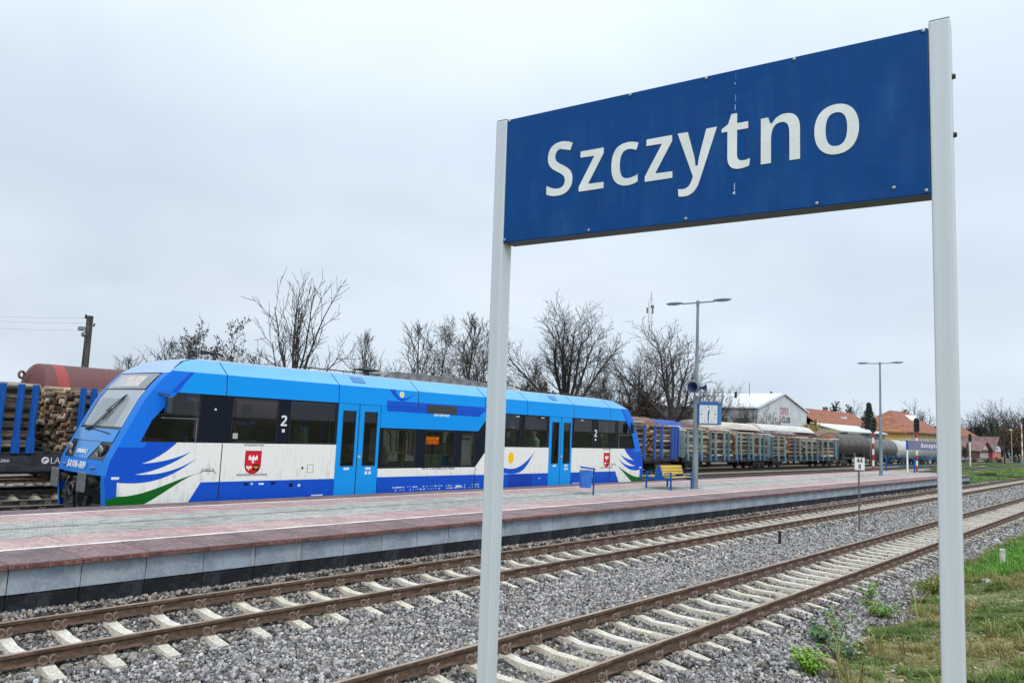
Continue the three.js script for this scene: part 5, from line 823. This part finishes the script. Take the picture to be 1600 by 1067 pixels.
// ---------- buildings ----------
const roofTile = mat({ map: mottled([.20, .068, .038], [.36, .145, .085], { m: 5, n3: .7 }), roughness: .85 }), plum = mat({ map: mottled([.16, .09, .09], [.24, .15, .145], { m: 4 }), roughness: .85 });
function roofGeo(W, D, e, h, hip, over = .4, th = .18) {     // ridge along x when hip or D given; faces as thick slabs
  const hx = W / 2 + over, hz = D / 2 + over, r = hip ? Math.max(.1, W / 2 - hip) : hx, y0 = e - (h - e) * over / (D / 2);
  const mk = (P) => { const g = new THREE.BufferGeometry(), n = P.length, up = P, dn = P.map(p => [p[0], p[1] - th, p[2]]), v = []; const tri = (a, b, c) => v.push(...a, ...b, ...c); for (let i = 1; i < n - 1; i++) { tri(up[0], up[i], up[i + 1]); tri(dn[0], dn[i + 1], dn[i]); } for (let i = 0; i < n; i++) { const j = (i + 1) % n; tri(up[i], dn[i], dn[j]); tri(up[i], dn[j], up[j]); } g.setAttribute('position', new THREE.Float32BufferAttribute(v, 3)); g.computeVertexNormals(); return metric(g); };
  const out = [mk([[-hx, y0, hz], [hx, y0, hz], [r, h, 0], [-r, h, 0]]), mk([[hx, y0, -hz], [-hx, y0, -hz], [-r, h, 0], [r, h, 0]])];
  if (hip) out.push(mk([[hx, y0, hz], [hx, y0, -hz], [r, h, 0]]), mk([[-hx, y0, -hz], [-hx, y0, hz], [-r, h, 0]])); return out;
}
const winFrame = mat({ color: lin(.75, .75, .72), roughness: .5 }), winGlass = new THREE.MeshPhysicalMaterial({ color: lin(.03, .035, .04), roughness: .08, clearcoat: 1 });
function windowAt(parent, x, y, z, w, h, nx = 2, ny = 2) { const f = part('window', [box(w + .16, .1, .1, x, y + h / 2 + .05, z), box(w + .16, .1, .14, x, y - h / 2 - .05, z), box(.1, h, .1, x - w / 2 - .03, y, z), box(.1, h, .1, x + w / 2 + .03, y, z), ...[...Array(nx - 1)].map((_, k) => box(.09, h, .08, x - w / 2 + w * (k + 1) / nx, y, z)), ...[...Array(ny - 1)].map((_, k) => box(w, .08, .08, x, y - h / 2 + h * (k + 1) / ny, z + .004))], winFrame, parent); part('pane', box(w, h, .03, x, y, z - .02), winGlass, f); return f; }
{ // hall
  const c = at(1225, 640, 140), t = thing('sports_hall', 'white gabled hall with CLUB lettering and a bright metal roof', 'building', [c.x, 0, c.z], -.104);
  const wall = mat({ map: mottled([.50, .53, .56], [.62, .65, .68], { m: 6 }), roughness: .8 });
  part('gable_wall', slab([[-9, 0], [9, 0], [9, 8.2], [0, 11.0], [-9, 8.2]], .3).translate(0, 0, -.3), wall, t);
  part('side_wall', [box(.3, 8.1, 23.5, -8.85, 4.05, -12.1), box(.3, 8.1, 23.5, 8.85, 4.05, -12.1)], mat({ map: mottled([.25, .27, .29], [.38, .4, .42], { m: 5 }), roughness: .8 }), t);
  const rf = part('roof', roofGeo(24, 18, 8.25, 11.1, 0, .35, .22).map(g => g.rotateY(Math.PI / 2).translate(0, 0, -12)), mat({ map: mottled([.66, .68, .70], [.78, .79, .80], { m: 3 }), roughness: .35, metalness: .1 }), t);
  part('verge_trim', [beam([-9.3, 8.05, .12], [0, 10.98, .12], .1, .3), beam([9.3, 8.05, .12], [0, 10.98, .12], .1, .3)], mat({ color: lin(.16, .17, .18), roughness: .6 }), rf);
  part('roof_vent', [rod([-3, 10, -8], [-3, 11.2, -8], .25), rod([1, 10.8, -3], [1, 11.5, -3], .2), rod([-1.6, 10.5, -6], [-1.6, 13, -6], .05)], M.darkSteel, rf);
  for (let k = 0; k < 5; k++) windowAt(t, 0, 6.2, 0, .01, .01); while (t.children.at(-1).name === 'window') t.remove(t.children.at(-1));
  for (let k = 0; k < 5; k++) part('window', box(.05, 1.6, 2.6, -9.02, 5.4, -3 - k * 4.4), winGlass, t);
  const l = part('lettering', letters('CLUB', 1.0).scale(.85, 1.1, 1).translate(.9, 5.75, .05), M.black, t);
  part('emblem_lettering', letters('SIVEX', 1.05).scale(.86, 1.25, 1).translate(.2, 7.2, .03), mat({ color: lin(.42, .16, .19), roughness: .7 }), t);
  part('sign_backing', box(.8, 1.3, .03, -1.15, 6.4, .02), mat({ color: lin(.55, .30, .33), roughness: .8 }), t); }
{ const c = at(1314, 650, 174), t = thing('orange_roof_house', 'long building with orange tiled roof between the white hall and the fir', 'building', [c.x - 5, 0, c.z - 2], -.08);
  part('wall', box(30, 6, 11, 0, 3, 0), mat({ map: mottled([.5, .42, .28], [.6, .52, .36], { m: 4 }), roughness: .9 }), t); const rf = part('roof', roofGeo(30, 11, 6.2, 9.6, 0), roofTile, t); part('chimney', [box(.8, 1.6, .8, 3, 9.6, -1), box(.9, .1, .9, 3, 10.4, -1)], roofTile, rf); part('skylight', box(1.6, .5, .9, 4.2, 8.1, 2.6), winFrame, rf); for (let k = 0; k < 5; k++) windowAt(t, -6.5 + k * 3.2, 3.6, 5.55, 1.3, 1.8); }
{ const c = at(1330, 668, 152), t = thing('long_shed', 'low shed with a white metal roof in front of the left orange roof', 'shed', [c.x, 0, c.z], -.06);
  part('wall', box(23, 4.4, 5, 0, 2.2, 0), mat({ map: mottled([.14, .15, .16], [.24, .25, .26], { m: 4 }), roughness: .9 }), t); part('roof', beam([0, 4.7, 3.1], [0, 6.1, -3.1], 24, .18), mat({ map: mottled([.66, .68, .70], [.78, .79, .8], { m: 3 }), roughness: .4 }), t); part('gutter', box(24, .14, .14, 0, 4.6, 3.22), M.galv, t); }
{ const c = at(1404, 660, 184), t = thing('yellow_school', 'yellow building with white windows and a big orange hipped roof behind the far station sign', 'building', [c.x, 0, c.z], -.06);
  part('wall', box(30, 6, 13, 0, 2.9, 0), mat({ map: mottled([.60, .40, .11], [.70, .50, .17], { m: 5 }), roughness: .9 }), t); const rf = part('roof', roofGeo(30, 13, 5.9, 10.6, 9.5, .7), roofTile, t);
  const dm = part('dormer', [slab([[-1.1, 0], [1.1, 0], [1.1, 1.2], [0, 2.4], [-1.1, 1.2]], 2.5).translate(1.2, 7.4, 1.2)], winFrame, rf); part('eaves_board', box(31.2, .25, .2, 0, 5.5, 7.3), mat({ color: lin(.2, .11, .06), roughness: .8 }), rf);
  for (let k = 0; k < 10; k++) windowAt(t, -12 + k * 2.65, 4.0, 6.55, 1.15, 1.9, 2, 3); for (let k = 0; k < 10; k++) windowAt(t, -12 + k * 2.65, 1.2, 6.55, 1.15, 1.6, 2, 2); }
{ const c = at(1440, 712, 120), t = thing('grey_cabin', 'small grey cabin under the far station sign', 'cabin', [c.x, 0, c.z], -.1); part('wall', rbox(5.5, 2.2, 2.5, 0, 1.1, 0, .05), mat({ map: mottled([.33, .37, .4], [.45, .49, .52], { m: 3 }), roughness: .7 }), t); part('roof', rbox(5.7, .12, 2.7, 0, 2.26, 0, .03), M.galv, t); part('door', box(.9, 1.9, .04, -1, .95, 1.27), M.darkSteel, t); }
{ const c = at(1497, 690, 228), t = thing('hipped_house', 'orange hipped roof house rising beyond the right sign post', 'building', [c.x, 0, c.z], -.05);
  part('wall', box(24, 3.6, 14, 0, 1.6, 0), mat({ map: mottled([.4, .3, .2], [.5, .38, .26], { m: 4 }), roughness: .9 }), t); const rf = part('roof', roofGeo(24, 14, 3.4, 9.2, 9.5, .5), roofTile, t); part('chimney', box(.9, 1.8, .9, 2, 9.0, -.8), winFrame, rf); }
{ const c = at(1557, 700, 208), t = thing('painted_gable_house', 'small house with red gable wall, blue and white mural and plum roof', 'building', [c.x, 0, c.z], -.2);
  const red = mat({ map: mottled([.30, .07, .06], [.42, .13, .11], { m: 2 }), roughness: .9 });
  part('gable_wall', slab([[-2.9, -.4], [2.9, -.4], [2.9, 2.4], [0, 5.6], [-2.9, 2.4]], .2), red, t); part('side_wall', box(.2, 2.8, 9, -2.8, 1, -4.6), red, t); part('side_wall', box(.2, 2.8, 9, 2.8, 1, -4.6), red, t);
  part('roof', roofGeo(9.6, 5.8, 2.5, 5.9, 0, .35, .16).map(g => g.rotateY(Math.PI / 2).translate(0, 0, -4.2)), plum, t);
  part('gable_boards', slab([[-1.9, 3.4], [1.9, 3.4], [0, 5.5]], .06).translate(0, 0, .2), mat({ color: lin(.05, .055, .09), roughness: .8 }), t);
  const mu = part('mural', box(5.4, 1.35, .05, 0, 2.65, .23), mat({ color: lin(.56, .68, .76), roughness: .7 }), t); part('mural_figure', [new THREE.CylinderGeometry(.5, .5, .03, 20).rotateX(Math.PI / 2).scale(1.3, .7, 1).translate(0, 2.6, .27), box(1.2, 1.2, .02, -2.0, 2.65, .265)], mat({ color: lin(.05, .25, .42), roughness: .7 }), mu);
  part('mural_stripes', [...Array(5)].map((_, k) => box(.5, 1.3, .02, -2 + k, .85, .22)), mat({ color: lin(.55, .28, .26), roughness: .8 }), t);
  const w = part('wing', [box(7.4, 2.5, 5, -6.6, .9, -3)], mat({ map: mottled([.10, .055, .05], [.17, .1, .09], { m: 2 }), roughness: .9 }), t); part('wing_roof', roofGeo(6, 7.4, 2.2, 4.6, 0, .35, .14).map(g => g.rotateY(Math.PI / 2).translate(-6.6, 0, -2.9)), plum, w); part('wing_gable', slab([[-2.7, 2.25], [2.7, 2.25], [0, 4.1]], .1).translate(-6.6, 0, -.45), mat({ color: lin(.55, .5, .42), roughness: .8 }), w);
  for (const x of [-8.4, -6.6, -4.8]) windowAt(t, x, .7, -.45, 1.2, .9); for (const x of [-7.4, -5.8]) windowAt(t, x, 2.75, -.3, .9, .8); }
{ const p = at(1581, 672, 150), t = thing('street_lamp', 'far street lamp with a pale head at the right edge', 'street lamp', [p.x, 0, p.z]); part('pole', rod([0, 0, 0], [0, p.y, 0], .12, .09, 8), M.galv, t); part('lamp_head', rbox(.9, .22, .45, -.4, p.y, 0, .08, 2), M.whitePaint, t); }
{ const p = at(1569, 655, 150), t = thing('utility_pole', 'thin grey utility pole left of the far street lamp', 'utility pole', [p.x, 0, p.z]); part('pole', rod([0, 0, 0], [0, p.y, 0], .13, .09, 8), M.darkSteel, t); part('cross_arm', box(.9, .08, .08, 0, p.y - .3, 0), M.darkSteel, t); }
{ const p = at(1597, 660, 145), t = thing('barrier_mast', 'pale upright level crossing boom at the right edge', 'crossing barrier', [p.x, 0, p.z]); for (let k = 0; k < 8; k++) part('boom_band', rod([0, .9 + k * .82, 0], [0, .9 + (k + 1) * .82, 0], .14 - k * .008, .13 - k * .008, 8), k % 2 ? M.whitePaint : mat({ color: lin(.5, .38, .3), roughness: .6 }), t); part('drive_box', rbox(.7, 1.1, .6, 0, .5, 0, .05), M.galv, t); }
// ---------- greenery by the line ----------
function hit(px, py) { const a = V3(0, CAM_H, 0), d = at(px, py, 1).sub(a); let s = 4; for (let i = 0; i < 400; i++) { const p = a.clone().addScaledVector(d, s); if (p.y <= groundY(p.x, p.z)) return p; s *= 1.008; } return a.addScaledVector(d, s); }
[[1520, 722, 150, 'low brown bush before the small white signal post'], [1545, 724, 152, 'low green bush in front of the painted gable house'], [1562, 722, 156, 'dark low bush below the thin utility pole'], [1590, 720, 158, 'green hedge bush at the right edge before the crossing'], [1500, 720, 140, 'low bush showing just right of the right sign post']].forEach(([x, y, d, l], i) => tree('farbush', 'shrub', l, x, y - 8, d, { turn: i, wide: 2.4, base: -.3, category: 'shrub', leafM: i % 2 ? LEAF.green : LEAF.brown }));
{ const t = thing('debris_heap', 'dark heap of old brushwood on the grass right of the platform end', 'debris heap', [96, -.3, -15.2]), L = new Limbs(), r = rng(31); for (let k = 0; k < 160; k++) { const x = (r() - .5) * 5, z = (r() - .5) * 2, h = .5 * Math.exp(-(x * x) / 4 - z * z); L.tube([V3(x, h * r(), z), V3(x + (r() - .5) * 1.4, h * r() + .1, z + (r() - .5) * 1.4)], [.03, .02], 4); } part('brushwood', L.geo(), barkDark, t); }
const green = (c) => new THREE.MeshPhysicalMaterial({ color: lin(...c), roughness: .75, transmission: .3, thickness: 0 });
const GREEN = [green([.16, .35, .05]), green([.30, .56, .05]), green([.10, .24, .085]), green([.28, .33, .07])], stemM = mat({ color: lin(.09, .085, .04), roughness: .9 });
function weed(label, px, py, H, W, n, leafS, gm, seed, stems = 5) {
  const p = hit(px, py), t = thing('weed', label, 'weed', [p.x, p.y - .02, p.z]), S = new Limbs(), r = rng(seed), out = [[], []], pos = [];
  for (let k = 0; k < stems; k++) { const a = r() * 6.28, q = W * Math.sqrt(r()), h = H * (.55 + r() * .45), pts = [V3(0, 0, 0), V3(Math.cos(a) * q * .4, h * .45, Math.sin(a) * q * .4), V3(Math.cos(a) * q * .8, h * .8, Math.sin(a) * q * .8), V3(Math.cos(a) * q, h, Math.sin(a) * q)]; S.tube(pts, [.006, .005, .004, .002], 5); const c = new THREE.CatmullRomCurve3(pts); for (let i = 0; i < n / stems; i++) pos.push([c.getPoint(.15 + .85 * r()), a]); }
  part('stem', S.geo(), stemM, t);
  const gs = [[], []]; for (const [c] of pos) { const s = leafS * (.65 + r() * .95), a = r() * 6.28, g = new THREE.BufferGeometry(), dr = .15 + r() * .6, ct = Math.cos(a), st = Math.sin(a); const P = [[0, 0, 0], [s * .45, .02 * s, s * .38], [s * 1.25, -dr * s, 0], [s * .45, .02 * s, -s * .38], [s * .6, -dr * s * .3 - .12 * s, 0]].map(([x, y, z]) => [c.x + x * ct - z * st, c.y + y + s * .15, c.z + x * st + z * ct]); const v = []; for (const [i, j, k] of [[0, 1, 4], [1, 2, 4], [2, 3, 4], [3, 0, 4]]) v.push(...P[i], ...P[j], ...P[k]); g.setAttribute('position', new THREE.Float32BufferAttribute(v, 3)); g.computeVertexNormals(); gs[r() < .7 ? 0 : 1].push(g); }
  part('leaves', gs[0], gm, t); if (gs[1].length) part('leaves', gs[1], GREEN[3], t); return t;
}
weed('bright green bushy weed at the gravel edge, lowest of the weeds', 1266, 1056, .36, .25, 900, .034, GREEN[1], 2, 46);
weed('tall thin weed with sparse leaves beside the nearest track', 1309, 1018, .78, .22, 60, .055, GREEN[0], 3, 4);
weed('dark leaved weed clump left of the tall thin weed', 1284, 1008, .36, .30, 110, .07, GREEN[2], 4, 12);
weed('leafy weed at the foot of the tall thin weed', 1315, 1030, .3, .35, 140, .055, GREEN[2], 5, 16);
weed('mid green weed clump on the gravel, farther along the grass edge', 1374, 968, .36, .38, 230, .055, GREEN[0], 6, 20);
weed('upright weed above the mid green clump', 1358, 950, .55, .2, 110, .055, GREEN[0], 7, 6);
weed('yellowish weed close to the left edge of the right sign post', 1458, 930, .5, .3, 150, .055, GREEN[3], 8, 14);
weed('small low weed between the tall weed and the grass', 1350, 1020, .2, .25, 80, .05, GREEN[3], 9, 10);
weed('small weed below the yellowish weed by the right sign post', 1448, 960, .22, .25, 90, .05, GREEN[0], 10, 10);
function rock(label, px, py, s, c, seed) { const p = hit(px, py), g = new THREE.IcosahedronGeometry(1, 2), q = g.attributes.position; for (let i = 0; i < q.count; i++) { const x = q.getX(i), y = q.getY(i), z = q.getZ(i), k = .75 + .5 * fbm3(x * 1.6 + seed, y * 1.6, z * 1.6, 3); q.setXYZ(i, x * k * s[0], y * k * s[1], z * k * s[2]); } g.computeVertexNormals(); const t = thing('stone', label, 'stone', [p.x, p.y + s[1] * .3, p.z], .9); part('rock', metric(g), mat({ map: mottled(c.map(v => v * .75), c, { m: .3 }), roughness: .95, bumpMap: fineBump, bumpScale: .006 }), t); }
rock('pinkish flat stone right of the bright green weed', 1296, 1037, [.16, .06, .09], [.5, .34, .26], 1);
rock('pale stone at the left foot of the bright green weed', 1240, 1056, [.075, .06, .06], [.6, .56, .48], 2);
rock('pale stone lying in the grass near the white post', 1558, 848, [.12, .1, .1], [.55, .52, .5], 5);
rock('pale stone in the grass below the white post', 1543, 912, [.11, .08, .09], [.5, .45, .4], 6);
{ const p = hit(1568, 889), t = thing('boundary_post', 'short white concrete post standing in the grass at right', 'marker post', [p.x, p.y - .05, p.z], .3); part('post', metric(rbox(.11, .62, .11, 0, .2, 0, .02, 2)), mat({ map: mottled([.42, .42, .40], [.66, .66, .62], { m: .4 }), roughness: .9 }), t); }
{ // grass
  const r = rng(404), tuft = (h, n, sp, seed) => { const q = rng(seed), v = []; for (let k = 0; k < n; k++) { const a = q() * 6.28, w = .0035 + q() * .003, l = h * (.5 + q() * .6), b = sp * (.4 + q()), c = Math.cos(a), s = Math.sin(a), o = [(q() - .5) * .05, (q() - .5) * .05]; const P = (t, e) => [o[0] + c * b * t * t - s * w * e * (1 - t * .9), l * (t - .25 * t * t), o[1] + s * b * t * t + c * w * e * (1 - t * .9)]; const A = P(0, -1), B = P(0, 1), C = P(.55, -1), D = P(.55, 1), E = P(1, 0); v.push(...A, ...B, ...C, ...B, ...D, ...C, ...C, ...D, ...E); } const g = new THREE.BufferGeometry(); g.setAttribute('position', new THREE.Float32BufferAttribute(v, 3)); g.computeVertexNormals(); return g; };
  const kinds = [tuft(.07, 9, .05, 1), tuft(.10, 9, .08, 2), tuft(.045, 12, .05, 3), tuft(.26, 5, .12, 4)], lists = [[], [], [], []];
  const lushF = (x, z) => smooth(18.9, 20.2, x) * smooth(-4.9 + .75, -3.2, z + (fbm3(x, 0, z, 2) - .5) * 1.2);
  for (let i = 0; i < 150000; i++) { const x = lerp(5.5, 46, Math.pow(r(), 1.35)), z = lerp(-5.2, .5, r()); if (z > -.09 * x + .5) continue; const p = inPatch(x, z); if (r() > p * 1.1) continue;
    const n = fbm3(x * 1.3, 7, z * 1.3, 4), lush = lushF(x, z), bare = smooth(.56, .66, n) * (1 - lush); if (r() < bare * .8 + .1) continue;
    const dry = clamp(smooth(.36, .58, fbm3(x * .9 + 40, 2, z * .9, 3)) * .75 + (r() - .5) * .5) * (1 - lush), s = (.45 + r() * .6 + (r() < .12 ? .9 * r() : 0)) * (.75 + 1.0 * smooth(.46, .62, fbm3(x * 2.6, 9, z * 2.6, 2))) * (1 + lush * .35);
    const c = [lerp(.10, .30, dry), lerp(.17, .235, dry), lerp(.025, .09, dry)], k = .8 + r() * .85; if (lush > .3) { c[0] = lerp(c[0], .095, lush); c[1] = lerp(c[1], .25, lush); c[2] = lerp(c[2], .014, lush); }
    lists[lush > .4 ? 1 : dry > .4 && r() < .06 ? 3 : (r() * 3) | 0].push([x, groundY(x, z) - .1 + .115 * p - .004, z, s, r() * 6.3, c[0] * k, c[1] * k, c[2] * k]); }
  const g = thing('grass', null, null); tag(g, 'patchy green and straw coloured grass beside the nearest track', 'grass', null, 'stuff');
  const gm = new THREE.MeshPhysicalMaterial({ roughness: .85, transmission: .25, thickness: 0 }), m4 = new THREE.Matrix4(), c = new THREE.Color();
  kinds.forEach((k, t) => { const L = lists[t], im = new THREE.InstancedMesh(k, gm, L.length); im.name = 'grass_tufts'; im.userData.kind = 'stuff'; L.forEach((a, i) => { m4.makeRotationY(a[4]).scale(V3(a[3], a[3], a[3])).setPosition(a[0], a[1], a[2]); im.setMatrixAt(i, m4); im.setColorAt(i, c.setRGB(a[5], a[6], a[7])); }); g.add(im); });
  // grass of the yard beyond the platform end
  const y = [], q = rng(9); for (let i = 0; i < 30000; i++) { const x = lerp(72, 190, Math.pow(q(), 1.3)), z = lerp(-28, -12.3, q()); if (z < -21.5 && x < 108) continue; if (Math.abs(z + 20.05) < 1.1 || Math.abs(z + 25.1) < 1.1 || (z > -22 && z < -18 && q() < .3)) continue; const n = fbm3(x * .25, 1, z * .4, 3); if (n < .42) continue; y.push([x, -.33 + .2 * (n - .4), z, 2.2 + q() * 3, q() * 6.3, .09 + .12 * q() * (n < .5 ? 1 : .3), .19 + .06 * q(), .025]); }
  const im = new THREE.InstancedMesh(kinds[1], gm, y.length); im.name = 'grass_tufts'; im.userData.kind = 'stuff'; y.forEach((a, i) => { m4.makeRotationY(a[4]).scale(V3(a[3] * 2, a[3], a[3] * 2)).setPosition(a[0], a[1], a[2]); im.setMatrixAt(i, m4); im.setColorAt(i, c.setRGB(a[5], a[6], a[7])); }); g.add(im);
  const sl = []; for (let i = 0; i < 5200; i++) { const x = lerp(6, 30, Math.pow(r(), 1.2)), z = lerp(-4.6, -.1 * x + .3, r()); if (inPatch(x, z) < .3) continue; sl.push([x, z]); }      // fallen leaves and pebbles in the grass
  { // broad leaved ground weeds between the grass
    const q = rng(71), v = []; for (let k = 0; k < 7; k++) { const a = k * .9 + q() * .4, l = .6 + q() * .5, c = Math.cos(a), s = Math.sin(a), P = (d, w, y) => [c * d - s * w, y, s * d + c * w]; const A = P(0, 0, .02), B = P(l * .55, .26, .2), C = P(l, 0, .1), D = P(l * .55, -.26, .2), E = P(l * .5, 0, .12); for (const [x, y, z] of [[A, B, E], [B, C, E], [C, D, E], [D, A, E]]) v.push(...x, ...y, ...z); }
    const g2 = new THREE.BufferGeometry(); g2.setAttribute('position', new THREE.Float32BufferAttribute(v, 3)); g2.computeVertexNormals(); const L = [];
    for (let i = 0; i < 26000; i++) { const x = lerp(6, 34, Math.pow(q(), 1.25)), z = lerp(-5, -.1 * x + .3, q()), p = inPatch(x, z), n = fbm3(x * 1.7, 5, z * 1.7, 3); if (q() > p || n < .44 || q() < lushF(x, z)) continue; const t = q(); L.push([x, groundY(x, z) - .1 + .115 * p, z, .022 + q() * .04, q() * 6.3, t < .6 ? [.12, .21, .035] : t < .85 ? [.24, .27, .05] : [.30, .19, .08], .55 + q() * .75]); }
    const im2 = new THREE.InstancedMesh(g2, new THREE.MeshPhysicalMaterial({ roughness: .8, transmission: .25, thickness: 0 }), L.length); im2.name = 'ground_weeds'; im2.userData.kind = 'stuff'; L.forEach((a, i) => { m4.makeRotationY(a[4]).scale(V3(a[3], a[3], a[3])).setPosition(a[0], a[1], a[2]); im2.setMatrixAt(i, m4); im2.setColorAt(i, c.setRGB(a[5][0] * a[6], a[5][1] * a[6], a[5][2] * a[6])); }); g.add(im2);
  }
  const lf = new THREE.InstancedMesh(new THREE.PlaneGeometry(1, .7).rotateX(-Math.PI / 2), mat({ roughness: .9 }), sl.length), e = new THREE.Euler(), qq = new THREE.Quaternion(); lf.name = 'fallen_leaves'; lf.userData.kind = 'stuff';
  sl.forEach(([x, z], i) => { const s = .015 + r() * .03; m4.compose(V3(x, groundY(x, z) + .02 + r() * .03, z), qq.setFromEuler(e.set((r() - .5) * .9, r() * 6, (r() - .5) * .9)), V3(s, s, s)); lf.setMatrixAt(i, m4); const k = r(); lf.setColorAt(i, k < .5 ? c.setRGB(.32, .20, .08) : k < .8 ? c.setRGB(.45, .38, .2) : c.setRGB(.5, .48, .44)); }); g.add(lf);
}
{ // leaves blown onto the ballast
  const r = rng(808), L = [], m4 = new THREE.Matrix4(), q = new THREE.Quaternion(), e = new THREE.Euler(), c = new THREE.Color(); for (let i = 0; i < 900; i++) L.push([lerp(3, 30, Math.pow(r(), 1.3)), lerp(-12, -3.6, r())]);
  const im = new THREE.InstancedMesh(new THREE.PlaneGeometry(1, .62).rotateX(-Math.PI / 2), mat({ roughness: .9 }), L.length); im.name = 'blown_leaves'; tag(im, 'small dry leaves scattered over the ballast', 'leaves', null, 'stuff');
  L.forEach(([x, z], i) => { const s = .022 + r() * .03; m4.compose(V3(x, groundY(x, z) + .045, z), q.setFromEuler(e.set((r() - .5) * .8, r() * 6, (r() - .5) * .8)), V3(s, s, s)); im.setMatrixAt(i, m4); const k = r(); im.setColorAt(i, k < .5 ? c.setRGB(.26, .15, .06) : k < .8 ? c.setRGB(.34, .25, .1) : c.setRGB(.13, .075, .04)); }); scene.add(im);
}
// ---------- the big station sign in front ----------
{
  const t = thing('station_sign', 'big blue station sign with white name between two pale metal posts in the foreground', 'station sign', [3.264, .85, -.482], -1.4418), Y = y => y - .85; t.rotation.order = 'YXZ'; t.rotation.x = .0182;      // the old sign leans a little towards the track
  const alu = mat({ map: mottled([.56, .62, .695], [.60, .66, .73], { m: [1.2, 3] }), roughness: .45, metalness: .1, bumpMap: fineBump, bumpScale: .0003 });
  const xl = -2.1458, xr = -.1933, top = 4.3564, bot = 3.6974, w = xr - xl, cx = (xl + xr) / 2;
  const pm = canvasTex(2048, 704, (x, W, H) => {
    x.fillStyle = '#114789'; x.fillRect(0, 0, W, H); const r = rng(3);
    for (let i = 0; i < 500; i++) { x.fillStyle = `rgba(${r() < .5 ? '255,255,255' : '0,10,40'},${.006 + r() * .012})`; const q = 20 + r() * 240; x.fillRect(r() * W, r() * H, q * .3, q); }
    for (let i = 0; i < 180; i++) { x.fillStyle = `rgba(200,215,240,${.02 + r() * .05})`; x.fillRect(r() * W, r() * H, 1.5, 8 + r() * 70); }
    x.fillStyle = 'rgba(210,222,240,.85)'; const X = W * .617; for (const [a, b, q] of [[.02, .06, .3], [.085, .1, 1], [.17, .22, .6], [.24, .28, .9], [.3, .32, .5], [.78, .83, 1], [.835, .86, .7]]) { x.globalAlpha = q; x.fillRect(X + (r() - .5) * 4, a * H, 3.5, (b - a) * H); } x.globalAlpha = 1; x.beginPath(); x.ellipse(X - 3, .845 * H, 5, 7, 0, 0, 7); x.fill();
  });
  const p = part('panel', rbox(w, top - bot, .028, cx, Y((top + bot) / 2), .022, .004), mat({ color: lin(.014, .068, .27), roughness: .4 }), t);
  part('panel_face', new THREE.PlaneGeometry(w - .006, top - bot - .006).translate(cx, Y((top + bot) / 2), .0385), new THREE.MeshPhysicalMaterial({ map: pm, roughness: .55, specularIntensity: .22 }), p);
  part('frame', [box(w, .03, .07, cx, Y(bot + .016), -.03), box(w, .03, .07, cx, Y(top - .016), -.03), box(w, .05, .04, cx, Y((top + bot) / 2), -.03)], mat({ color: lin(.10, .10, .11), roughness: .5, metalness: .4 }), p);
  const g = new TextGeometry('Szczytno', { font, size: .282, depth: .0022, curveSegments: 10, bevelEnabled: true, bevelThickness: .0002, bevelSize: 0, bevelOffset: -.0064, bevelSegments: 1 }); g.computeBoundingBox(); const bb = g.boundingBox; g.translate(-bb.min.x, 0, 0).scale(1.456 / (bb.max.x - bb.min.x), 1, 1).translate(-1.8977, Y(3.902), .0392);
  part('lettering', g, mat({ map: mottled([.70, .75, .77], [.78, .83, .85], { m: .8 }), roughness: .5 }), p);
  const sc = new THREE.SphereGeometry(.0075, 10, 6).scale(1, 1, .45);
  const scr = (x, y) => { const s = part('screw', sc, M.steel, p); s.position.set(x, Y(y), .041); };
  for (const f of [.008, .36, .55, .745, .992]) scr(xl + w * f, top - .012); for (const f of [.005, .255, .505, .79, .992]) scr(xl + w * f, bot + .014); scr(xl + w * .935, bot + .04);
  for (const [x, pw, ph] of [[xr + .0385, .074, 3.526], [xl - .034, .068, 3.508]]) {
    const po = part('post', [rbox(pw, ph, .085, x, ph / 2, -.001, .006, 2)], alu, t);
    part('post_cap', rbox(pw - .004, .006, .08, x, ph + .002, -.001, .002), mat({ color: lin(.2, .21, .22), roughness: .5, metalness: .5 }), po);
    if (x > -1) for (const y of [4.155, 3.925]) part('bolt', rod([x + pw / 2, Y(y), .0], [x + pw / 2 + .012, Y(y), .0], .011, .009, 6), M.darkSteel, po);
  }
}
// ---------- shadows, then the picture ----------
scene.traverse(o => { if (o.isMesh) { o.castShadow = true; o.receiveShadow = true; } });
renderer.render(scene, camera);
